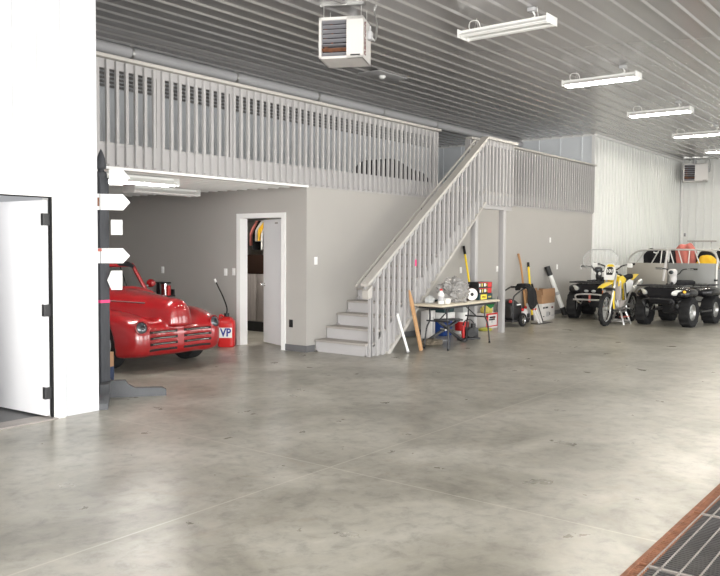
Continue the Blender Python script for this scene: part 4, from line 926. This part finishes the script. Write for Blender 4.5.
# ================================================================== ATVs, DIRT BIKE, TRAILER (local: forward +x, left +y)
def knobby(c, axis, r, w, m, parent, name='tyre', n=48, rim=.55, hub='alu', knob=.018):
    def mod(rr, h, k): return rr+(knob if (abs(rr-r) < .02 and (k//2) % 2) else 0)
    ty = MB().lathe([(r*rim, -w*.36), (r*.80, -w*.5), (r*.95, -w*.46), (r, -w*.32), (r, -w*.05), (r, w*.05), (r, w*.32), (r*.95, w*.46), (r*.80, w*.5), (r*rim, w*.36), (r*rim*.96, 0)], c, axis, n, mod, closed=True).obj(name, M['black_rub'], parent, smooth=25)
    return ty
def make_atv(name, label, loc, rz, pale_pod, screen):
    t = thing(name, label, 'quad bike', loc, rz, 'quad bikes')
    for fx, tw, r in ((.62, .22, .30), (-.62, .27, .295)):
        for s in (-1, 1):
            ty = knobby((fx, s*.46, r), (0, s, 0), r, tw, None, t)
            MB().lathe([(r*.56, -.05), (r*.50, .02), (r*.56, tw*.36), (r*.50, tw*.38), (r*.42, .05), (r*.18, .04), (r*.16, tw*.3), (0, tw*.32)], (fx, s*.46, r), (0, s, 0), 24).obj('wheel_rim', M['grey_st'], ty)
    def fn(X, Y, Z):
        ay = abs(Y)
        f = rbox(X, Y, Z, (.62, 0, .71), (.70-.25*(.80-Z), .70, .19), .05)
        f = smin(f, rbox(X, Y, Z, (.76, 0, .58), (.40, .50, .26), .05), .05)
        fl = np.maximum(ell(X, ay, Z, (.58, .385, .675), (.40, .165, .105), 2.8), -(np.hypot(X-.62, Z-.30)-.325)); f = smin(f, fl, .05)
        f = smin(f, rbox(X, Y, Z, (.05, 0, .62), (.7, .26, .30), .08), .06)
        rl = np.maximum(ell(X, ay, Z, (-.60, .39, .665), (.46, .20, .11), 2.8), -(np.hypot(X+.62, Z-.295)-.325)); f = smin(f, rl, .05)
        f = smin(f, rbox(X, Y, Z, (-.62, 0, .68), (.66, .60, .16), .05), .05)
        f = np.maximum(f, .36-Z)
        return f
    link('bodywork', sdf_mesh('bodywork', fn, (-1.15, -.7, .35), (1.1, .7, .86), .026, M['black_gl']), t)
    MB().span((-.45, -.17, .24), (.45, .17, .52), .04).obj('engine', M['black_st'], t)
    for s in (-1, 1):
        MB().span((-.30, s*.46-.14, .28), (.28, s*.46+.14, .32), .01).obj('footboard', M['black_pl'], t)
        for q in (-.10, .10): MB().tube([(.62+q, s*.12, .36), (.62, s*.36, .28)], .016, 8).obj('suspension_arm', M['black_st'], t)
        MB().tube([(.62+.02*math.cos(a*1.2), s*(.20+.12*(1-a/40)), .30+.30*a/40) for a in range(41)], .012, 6).obj('shock_spring', M['grey_st'], t)
        MB().tube([(-.62, s*.10, .33), (-.62, s*.36, .295)], .03, 8).obj('axle', M['black_st'], t)
        hl = MB(); hl.loft([[(.955+dx-.06*math.cos(a)*k, s*(.345+k*.085*math.cos(a)), .705+k*.055*math.sin(a)+.018*math.cos(a)) for a in np.linspace(0, 2*PI, 17)[:-1]] for dx, k in ((-.08, 1.05), (.02, 1), (.035, .7), (.04, .2))]); hl.obj('headlight', M['lamp_pale'], t)
        MB().ball((-.98, s*.36, .68), (.03, .06, .035), 12).obj('tail_lamp', M['red_lens'], t)
    if pale_pod: MB().ball((.90, .47, .72), (.05, .035, .035), 12).obj('turn_lamp', M['amber'], t)
    sd = sdf_mesh('seat', lambda X, Y, Z: smin(rbox(X, Y, Z, (-.32, 0, .84), (.62, .28, .14), .06), ell(X, Y, Z, (.04, 0, .83), (.2, .13, .10)), .06), (-.7, -.2, .7), (.3, .2, 1.), .03, M['black_cl']); link('seat', sd, t)
    for nm, x0, x1, z in (('front_rack', .42, .98, .83), ('rear_rack', -1.06, -.50, .81)):
        b = MB(); b.tube(spline([(x0, -.44, z), (x1-.04, -.44, z), (x1, -.40, z), (x1, .40, z), (x1-.04, .44, z), (x0, .44, z)], 4), .016, 8)
        for y in np.linspace(-.36, .36, 7): b.tube([(x0, y, z), (x1, y, z)], .011, 6)
        for x in (x0, (x0+x1)/2): b.tube([(x, -.44, z), (x, .44, z)], .013, 6)
        for x in (x0+.08, x1-.08):
            for y in (-.25, .25): b.tube([(x, y, z), (x, y, z-.09)], .012, 6)
        b.obj(nm, M['black_st'], t)
    bp = MB()
    bp.tube(spline([(.86, -.25, .36), (1.02, -.28, .42), (1.06, -.28, .56), (1.06, .28, .56), (1.02, .28, .42), (.86, .25, .36)], 5), .018, 8); bp.obj('bumper', M['black_st'] if pale_pod else M['galv'], t)
    if not pale_pod:
        MB().tube([(1.07, -.36, .45), (1.07, .36, .45)], .02, 8).obj('bumper', M['galv'], t)
        MB().box((1.05, 0, .48), (.06, .04, .16), .01).obj('winch_hook', M['red_cl'], t)
        for y in (-.10, .06): MB().ball((.97, y, .64), (.02, .05, .03), 12).obj('grille_lamp', M['clear_tub'], t)
    MB().cyl((.42, 0, .76), (.24, 0, 1.06), .03, n=10).obj('steering_column', M['black_st'], t)
    MB().tube(spline([(.24, 0, 1.05), (.25, .10, 1.07), (.22, .18, 1.16), (.16, .40, 1.17)], 5)[::-1]+spline([(.24, 0, 1.05), (.25, -.10, 1.07), (.22, -.18, 1.16), (.16, -.40, 1.17)], 5)[1:], .013, 8).obj('handlebar', M['black_st'], t)
    for s in (-1, 1):
        MB().cyl((.175, s*.30, 1.17), (.15, s*.44, 1.17), .02, n=10).obj('grip', M['black_rub'], t)
        MB().tube([(.24, s*.26, 1.17), (.27, s*.40, 1.165)], .007, 6).obj('brake_lever', M['grey_st'], t)
    pod = sdf_mesh('headlight_pod', lambda X, Y, Z: smin(rbox(X, Y, Z, (.34, 0, 1.10), (.16, .17, .13), .05), ell(X, Y, Z, (.30, 0, .96), (.09, .07, .12)), .05), (.1, -.2, .8), (.55, .2, 1.25), .022, M['white_card' if pale_pod else 'black_pl'])
    po = link('headlight_pod', pod, t, label='pale headlight pod' if pale_pod else None)
    MB().ball((.42, 0, 1.10), (.02, .055, .04), 14).obj('pod_lens', M['lens'], po)
    if not pale_pod:
        for y in (-.05, .06): MB().ball((.47, y, 1.02), (.02, .035, .04), 10).obj('pod_reflector', M['white_pl'], po)
    MB().span((-.30, -.10, .30), (-.95, -.03, .42), .03).obj('exhaust', M['grey_st'], t)
    if screen:
        secs = []
        for k in range(9):
            q = k/8; hw = .40*math.sin(PI*(.16+.70*q))**.6; zz = 1.12+.44*q
            secs.append([(.34-.16*q-.10*(y/.4)**2, y, zz) for y in np.linspace(-hw, hw, 11)])
        MB().sheet(secs, .005).obj('windscreen', M['tint'], t)
        edge = [s_[0] for s_ in secs]+secs[-1][1:-1]+[s_[-1] for s_ in secs[::-1]]
        MB().tube(edge, .008, 6).obj('windscreen_edge', M['duct'], t)
        for y in (-.12, .12): MB().tube([(.27, y, 1.07), (.33, y*1.3, 1.2)], .008, 6).obj('windscreen_strut', M['black_st'], t)
    return t
FW1 = math.atan2(-.12, -1); FW2 = math.atan2(.10, -1)
make_atv('quad_bike', 'black quad bike with clear windscreen parked behind the yellow dirt bike', (18.02, 6.80, 0), FW1, False, True)
make_atv('quad_bike', 'black quad bike with pale headlight pod parked in front of the grey trailer', (17.50, 4.93, 0), FW2, True, False)

# dirt bike
bk = thing('dirt_bike', 'yellow and white dirt bike with number plate held up by a metal stand', 'motorcycle', (16.62, 5.90, 0), PI-.02)
FX, RX, WRR = .72, -.74, .345
def spoked(x, r, w, steer=0.):
    ty = knobby((x, 0, r), (0, 1, 0), r-.015, w, None, bk, 'tyre', 64, .80, knob=.016)
    ri = MB().tube([(x+(r-.085)*math.cos(a), 0, r+(r-.085)*math.sin(a)) for a in np.linspace(0, 2*PI, 41)[:-1]], .016, 8, True).obj('rim', M['yellow'] if False else M['alu'], ty)
    sp = MB()
    for k in range(28):
        a = 2*PI*k/28; s = .03 if k % 2 else -.03
        sp.tube([(x+.03*math.cos(a+.6), s, r+.03*math.sin(a+.6)), (x+(r-.09)*math.cos(a), 0, r+(r-.09)*math.sin(a))], .0025, 4)
    sp.obj('spokes', M['grey_st'], ty)
    MB().cyl((x, -.05, r), (x, .05, r), .04, n=16).obj('hub', M['alu'], ty)
    MB().lathe([(.06, 0), (.12, 0), (.12, .004), (.06, .004)], (x, -.06, r), (0, 1, 0), 24, closed=True).obj('brake_disc', M['grey_st'], ty)
spoked(FX, WRR, .085); spoked(RX, .325, .11)
top = V((.36, 0, .98))
for s in (-1, 1):
    MB().cyl((FX, s*.085, WRR), (.55, s*.09, .67), .026, n=12).obj('fork_lower', M['alu'], bk)
    MB().cyl((.55, s*.09, .67), (.39, s*.09, 1.0), .024, n=12).obj('fork_upper', M['rust'] if False else M['grey_st'], bk)
    MB().tube([(.56, s*.115, .36), (.60, s*.118, .48), (.56, s*.118, .66)], .018, 8).obj('fork_guard', M['yellow' if s > 0 else 'orange'], bk)
for p in ((.545, .69), (.40, .98)): MB().box((p[0], 0, p[1]), (.07, .24, .04), .01, Matrix.Rotation(-.45, 4, 'Y')).obj('fork_clamp', M['black_st'], bk)
fs = []
for k in range(11):
    q = k/10; x = 1.02-.62*q; z = .735+.10*math.sin(q*PI*.62)-.02*q; hw = .035+.055*math.sin(PI*min(1, .12+q*.75))
    fs.append([(x, y, z-.9*y*y/.1*.35) for y in np.linspace(-hw, hw, 9)])
MB().sheet(fs, .006).obj('front_fender', M['yellow'], bk)
npz = [(-.10, -.13), (.10, -.13), (.125, .0), (.10, .12), (.05, .155), (-.05, .155), (-.10, .12), (-.125, .0)]
pl = MB(); pl.prism(npz, (.535, 0, .985), (0, 1, 0), (-.35, 0, 1), (-.012, 0, 0)); npl = pl.obj('number_plate', M['white_pl'], bk)
pl = MB(); pl.prism([(p[0]*.62, .02+p[1]*.5) for p in npz], (.538, 0, .985), (0, 1, 0), (-.35, 0, 1), (-.01, 0, 0)); pl.obj('number_field', M['black_ink'], npl)
o_ = text('digits', '101', .10, M['white_pl'], npl, (.534, 0, 1.008), (PI/2-.0, 0, PI/2), .003); o_.rotation_euler = (PI/2-.336, 0, PI/2)
pl = MB(); pl.prism([(-.09, .10), (.09, .10), (.05, .14), (-.05, .14)], (.5375, 0, .985), (0, 1, 0), (-.35, 0, 1), (-.01, 0, 0)); pl.obj('yellow_band', M['yellow'], npl)
MB().tube(spline([(.30, -.40, 1.13), (.36, -.20, 1.10), (.38, -.08, 1.03), (.38, .08, 1.03), (.36, .20, 1.10), (.30, .40, 1.13)], 5), .013, 8).obj('handlebar', M['black_st'], bk)
MB().cyl((.37, -.15, 1.09), (.37, .15, 1.09), .024, n=10).obj('bar_pad', M['white_pl'], bk)
for s in (-1, 1):
    MB().cyl((.315, s*.30, 1.12), (.285, s*.43, 1.135), .019, n=10).obj('grip', M['black_rub'], bk)
    MB().tube([(.37, s*.26, 1.11), (.40, s*.40, 1.11)], .006, 6).obj('lever', M['grey_st'], bk)
    MB().box((.40, s*.37, 1.11), (.025, .11, .075), .012).obj('hand_guard', M['white_pl'], bk)
    sh = MB(); sh.prism([(.40, .88), (.43, .74), (.30, .76), (.05, .80), (.0, .86), (.20, .93)], (0, s*.14, 0), (1, 0, 0), (0, 0, 1), (0, s*.012, 0)); sh.obj('radiator_shroud', M['yellow'], bk)
    sh = MB(); sh.prism([(-.10, .80), (-.15, .60), (-.45, .66), (-.52, .82), (-.30, .85)], (0, s*.11, 0), (1, 0, 0), (0, 0, 1), (0, s*.010, 0)); sh.obj('side_panel', M['white_pl'], bk)
    sh = MB(); sh.prism([(.36, .86), (.39, .79), (.26, .80)], (0, s*.1525, 0), (1, 0, 0), (0, 0, 1), (0, s*.002, 0)); sh.obj('shroud_decal', M['white_pl'], bk)
    MB().span((.27, s*.10-.055, .50), (.33, s*.10+.055, .82), .004).obj('radiator', M['weathered'], bk)
    MB().beam((-.12, s*.07, .42), (RX, s*.09, .325), .03, .05, .006).obj('swing_arm', M['alu'], bk)
    MB().tube(spline([(.34, s*.03, .86), (.28, s*.07, .55), (.20, s*.10, .30), (-.15, s*.10, .28), (-.16, s*.09, .50), (-.05, s*.08, .80)], 5), .018, 8).obj('frame_tube', M['alu'], bk)
    MB().span((-.18, s*.11, .32), (-.10, s*.20, .34), .004).obj('foot_peg', M['grey_st'], bk)
link('fuel_tank', sdf_mesh('fuel_tank', lambda X, Y, Z: smin(ell(X, Y, Z, (.16, 0, .82), (.22, .12, .12)), rbox(X, Y, Z, (.12, 0, .74), (.3, .2, .14), .05), .05), (-.2, -.2, .6), (.5, .2, 1.), .025, M['yellow']), bk)
link('seat', sdf_mesh('seat', lambda X, Y, Z: smin(rbox(X, Y, Z-.04*((X+.3)/.4)**2, (-.28, 0, .87), (.74, .16, .09), .04), ell(X, Y, Z, (.08, 0, .89), (.15, .07, .05)), .04), (-.8, -.15, .75), (.35, .15, 1.1), .025, M['black_cl']), bk)
rf = []
for k in range(8):
    q = k/7; x = -.50-.52*q; z = .83+.10*q; hw = .10-.045*q; rf.append([(x, y, z-.25*abs(y)**1.5) for y in np.linspace(-hw, hw, 7)])
MB().sheet(rf, .006).obj('rear_fender', M['yellow'], bk)
MB().span((-.15, -.11, .30), (.18, .11, .48), .03).obj('engine_case', M['weathered'], bk)
MB().box((.10, 0, .57), (.17, .17, .24), .02, Matrix.Rotation(.2, 4, 'Y')).obj('cylinder_head', M['grey_st'], bk)
MB().tube(spline([(.16, .03, .55), (.34, .06, .48), (.28, .10, .34), (.0, .14, .40), (-.30, .13, .60), (-.5, .14, .70)], 6), .022, 8).obj('exhaust_pipe', M['grey_st'], bk)
MB().cyl((-.42, .15, .67), (-.82, .17, .80), .05, n=16).obj('silencer', M['alu'], bk)
MB().tube([(-.25+.02*math.cos(a*1.3), .02*math.sin(a*1.3), .42+.30*a/50) for a in range(51)], .010, 6).obj('shock_spring', M['yellow'], bk)
# stretch everything above the axles to the bike's tall stance
done = set()
def stretch(o):
    for ch in kids(o):
        if ch.name.split('.')[0] in ('tyre',): continue
        if ch.name.split('.')[0] == 'digits': ch.location.z = .36+(ch.location.z-.36)*1.18; continue
        if ch.data and ch.data.name not in done:
            done.add(ch.data.name)
            for v in ch.data.vertices:
                if v.co.z > .36: v.co.z = .36+(v.co.z-.36)*1.18
        stretch(ch)
stretch(bk)
# its stand
sd = thing('bike_stand', 'bare metal lift stand under the engine of the dirt bike', 'stand', (16.60, 5.90, 0), PI-.02)
MB().span((-.17, -.13, .255), (.17, .13, .268), .004).obj('top_plate', M['alu'], sd)
for x in (-.18, .18):
    for s in (-1, 1): MB().beam((x*1.15, s*.20, .0), (x*.75, s*.11, .255), .035, .03, .004).obj('leg', M['alu'], sd)
    MB().beam((x*1.05, -.17, .07), (x*1.05, .17, .07), .03, .03, .004).obj('cross_bar', M['alu'], sd)
for s in (-1, 1): MB().beam((-.20, s*.18, .05), (.20, s*.18, .05), .03, .03, .004).obj('side_bar', M['alu'], sd); MB().beam((-.17, s*.145, .16), (.17, s*.145, .16), .10, .012).obj('side_plate', M['red_cl' if s > 0 else 'alu'], sd)

# trailer: its long side faces us (plane x = 0 local; world x = 20)
tr = thing('utility_trailer', 'grey panelled trailer with bent tube rails parked behind the quad bikes', 'trailer', (20.0, 5.88, 0))
D = 1.9; YL, YR = 1.02, -1.13                           # left end / right end along world Y
MB().span((0, YR, .40), (D, YL, .46), .004).obj('deck', M['weathered'], tr)
MB().span((-.012, 0.03, .46), (.012, YL, 1.235), .003).obj('side_panel', M['panel_reflected'], tr, label='left side panel, lighter from a painted-in reflection')
MB().span((-.012, YR, .34), (.012, .01, 1.245), .003).obj('side_panel', M['panel_grey'], tr, label='darker right side panel')
MB().span((D-.01, YR, .46), (D+.01, YL, 1.24), .003).obj('side_panel', M['panel_grey'], tr)
MB().span((.02, YL-.02, .46), (D, YL, 1.1), .003).obj('end_panel', M['panel_reflected'], tr); MB().span((.02, YR, .46), (D, YR+.02, 1.1), .003).obj('end_panel', M['panel_grey'], tr)
for x in (.0, D):
    MB().tube(spline([(x, YL-.01, 1.20), (x, YL-.06, 1.36), (x, YL-.22, 1.50), (x, YL-.48, 1.555), (x, 0, 1.57), (x, YR+.30, 1.56), (x, YR+.10, 1.50), (x, YR+.02, 1.36), (x, YR+.01, 1.20)], 6), .022, 10).obj('top_rail', M['galv'], tr)
    for (y0, y1) in ((.80, .56), (.42, .24), (.20, .17), (-.12, -.02), (-.32, -.22), (-.46, -.48), (-.72, -.60)):
        MB().tube([(x, y0, 1.22), (x, y1, 1.555)], .014, 8).obj('rail_upright', M['galv'], tr)
MB().tube([(-.03, .12, .80), (-.03, .02, 1.58)], .030, 10).obj('gate_post', M['white_card'], tr)
MB().tube([(-.03, YR+.02, .36), (-.03, YR+.02, 1.24)], .025, 8).obj('corner_post', M['galv'], tr)
MB().box((-.03, YR+.13, .55), (.03, .10, .06), .01).obj('side_marker', M['orange'], tr)
MB().box((-.03, YR+.03, .85), (.05, .08, .05), .01).obj('latch', M['black_st'], tr)
for y in (YR-.13, YL+.13):
    ty = MB().lathe([(.16, -.08), (.27, -.09), (.30, -.06), (.30, .06), (.27, .09), (.16, .08)], (D/2, y, .30), (0, 1, 0), 32, closed=True).obj('wheel', M['black_rub'], tr)
    MB().lathe([(0, -.02), (.10, -.03), (.165, .06), (.165, -.06), (.10, .03), (0, .02)], (D/2, y, .30), (0, 1, 0), 24).obj('rim', M['galv'], ty)
    MB().sheet([[(D/2+.36*math.cos(a), yy, .30+.36*math.sin(a)) for yy in (y-.11, y, y+.11)] for a in np.linspace(.15, PI-.15, 13)], .008).obj('mudguard', M['panel_grey'], tr)
MB().cyl((D/2, YR-.1, .30), (D/2, YL+.1, .30), .03, n=10).obj('axle', M['black_st'], tr)
MB().span((.1, YR+.02, .30), (.16, YL-.02, .40)).obj('chassis_rail', M['black_st'], tr); MB().span((D-.16, YR+.02, .30), (D-.1, YL-.02, .40)).obj('chassis_rail', M['black_st'], tr)
MB().tube([(D/2, YL, .43), (D/2, YL+.95, .43)], .035, 8).obj('tow_bar', M['black_st'], tr)
MB().cyl((D/2, YL+.7, 0), (D/2, YL+.7, .50), .025, n=10).obj('jack_leg', M['galv'], tr)

# clothing and gear carried in the trailer
def garment(name, y0, y1, zt, x, m, label, cat, seed, dep=.30, peak=.5, zb=.46):
    def fn(X, Y, Z):
        c = (y0+y1)/2; hw = (y1-y0)/2; u = (Y-c)/hw
        top = zt-.16*abs(u-(peak-.5))**2.2-.02*np.sin(13*Y+seed)
        f = rbox(X, Y, Z*0, (x, c, 0), (dep, 2*hw, 4), .08)
        f = smax(f, (Z-top)*.8, .08)+.018*np.sin(17*Y+4*Z+seed)*np.sin(9*Z+6*X+seed*2)+.010*np.sin(31*Y-9*Z+seed)
        return np.maximum(f, zb-Z)
    o = link(name, sdf_mesh(name, fn, (x-dep, y0-.06, zb), (x+dep, y1+.06, zt+.08), .03, m)); return tag(o, label, cat)
garment('jacket', 6.06, 6.62, 1.60, 20.45, M['black_cl'], 'black jacket heaped behind the left trailer panel', 'jacket', 1)
lb = MB(); lb.sheet([[(20.285, 6.34, 1.52), (20.28, 6.28, 1.50), (20.28, 6.22, 1.515)], [(20.28, 6.345, 1.49), (20.275, 6.28, 1.465), (20.275, 6.21, 1.485)]], .006)
o_ = lb.obj('white_patch', M['white_pl'], bpy.data.objects['jacket'], label='white lettering patch')
garment('jacket', 5.90, 6.03, 1.56, 20.55, M['black_cl'], 'narrow black jacket between the other black jacket and the red one in the trailer', 'jacket', 4)
garment('jacket', 5.50, 5.98, 1.73, 20.95, M['red_cl'], 'faded red jacket standing up behind the trailer rail', 'jacket', 2, peak=.55)
garment('gear_bag', 4.86, 5.38, 1.44, 20.42, M['yellow_cl'], 'bright yellow bag showing above the right trailer panel', 'bag', 6, peak=.3)
garment('gear_bag', 5.02, 5.46, 1.55, 20.95, M['black_cl'], 'black bag behind the yellow bag in the trailer', 'bag', 3)
garment('cover', 4.70, 5.42, 1.66, 22.6, M['black_cl'], 'black covered heap at the right edge, beyond the trailer', 'cover', 5, dep=.5, zb=0)
lg = thing('wall_rail', 'thin dark rail fixed low on the far white wall above the trailer', 'rail', (27.97, 7.16, 1.85))
MB().span((-.06, -.46, -.02), (0, .46, .02), .004).obj('rail_board', M['weathered'], lg)
for y in (-.3, .3): MB().span((-.05, y-.015, -.08), (0, y+.015, -.02)).obj('bracket', M['grey_st'], lg)
# ================================================================== LIGHT AND CAMERA
w = bpy.data.worlds.new('sky'); sc.world = w; w.use_nodes = True
bgn = w.node_tree.nodes['Background']
sk = w.node_tree.nodes.new('ShaderNodeTexSky'); sk.sky_type = 'NISHITA'; sk.sun_elevation = math.radians(40); sk.sun_rotation = math.radians(0); sk.sun_disc = False
w.node_tree.links.new(sk.outputs['Color'], bgn.inputs['Color']); bgn.inputs['Strength'].default_value = .12
def area(name, loc, rot, sx, sy, power, col=(1, 1, 1)):
    l = bpy.data.lights.new(name, 'AREA'); l.shape = 'RECTANGLE'; l.size = sx; l.size_y = sy; l.energy = power; l.color = col
    o = bpy.data.objects.new(name, l); C.objects.link(o); o.location = loc; o.rotation_euler = rot; return o
PW = [850, 450, 320, 320, 160]
for (a_, b_), p_ in zip(OPEN, PW):
    area('unseen_doorway_light', ((a_+b_)/2, YS-.05, 1.85), (PI/2, 0, 0), b_-a_, 3.6, p_, (1., .985, .96))
area('unseen_doorway_light', (XW-.05, -2., 1.85), (0, -PI/2, 0), 3.6, 4.4, 1750, (1., .985, .96))  # lamp of the added rear opening, standing in for a camera flash
area('office_fill_light', (1.6, 8.0, 4.2), (0, math.radians(-20), 0), 2., 1.5, 90)  # added lamp that brightens the open white door slab
area('storage_fill_light', (10.2, 9.5, 2.45), (0, 0, 0), .6, .3, 45, (1, .95, .88))  # added lamp to light the view past the ajar door
yaw, pit, rol = .65734, .043278, .005785
Xa = V((math.sin(yaw), 0, math.cos(yaw))); Ya = V((-math.cos(yaw), 0, math.sin(yaw))); Za = V((0, -1, 0))
B_ = Matrix((Xa, Ya, Za)).transposed()
P_ = Matrix(((1, 0, 0), (0, math.cos(pit), -math.sin(pit)), (0, math.sin(pit), math.cos(pit))))
Q_ = Matrix(((math.cos(rol), -math.sin(rol), 0), (math.sin(rol), math.cos(rol), 0), (0, 0, 1)))
MM = Q_ @ P_ @ B_
r_, d_, f_ = MM[0], MM[1], MM[2]
cd = bpy.data.cameras.new('camera'); cam = bpy.data.objects.new('camera', cd); C.objects.link(cam)
R3 = Matrix((r_, -d_, -f_)).transposed()
cam.matrix_world = Matrix.Translation((0, 0, 1.6)) @ R3.to_4x4()
cd.sensor_width = 36; cd.sensor_fit = 'HORIZONTAL'; cd.lens = 792.51/720*36; cd.shift_y = -(288-280.89)/720; cd.clip_end = 200; cd.clip_start = .05
sc.camera = cam
sc.view_settings.view_transform = 'Standard'; sc.view_settings.look = 'None'; sc.view_settings.gamma = 1; sc.view_settings.use_curve_mapping = False
sc.view_settings.exposure = .0
for k, v_ in (('max_bounces', 8), ('transparent_max_bounces', 12), ('sample_clamp_indirect', 4.0)):
    try: setattr(sc.cycles, k, v_)
    except Exception: pass
try: sc.cycles.use_denoising = True
except Exception: pass
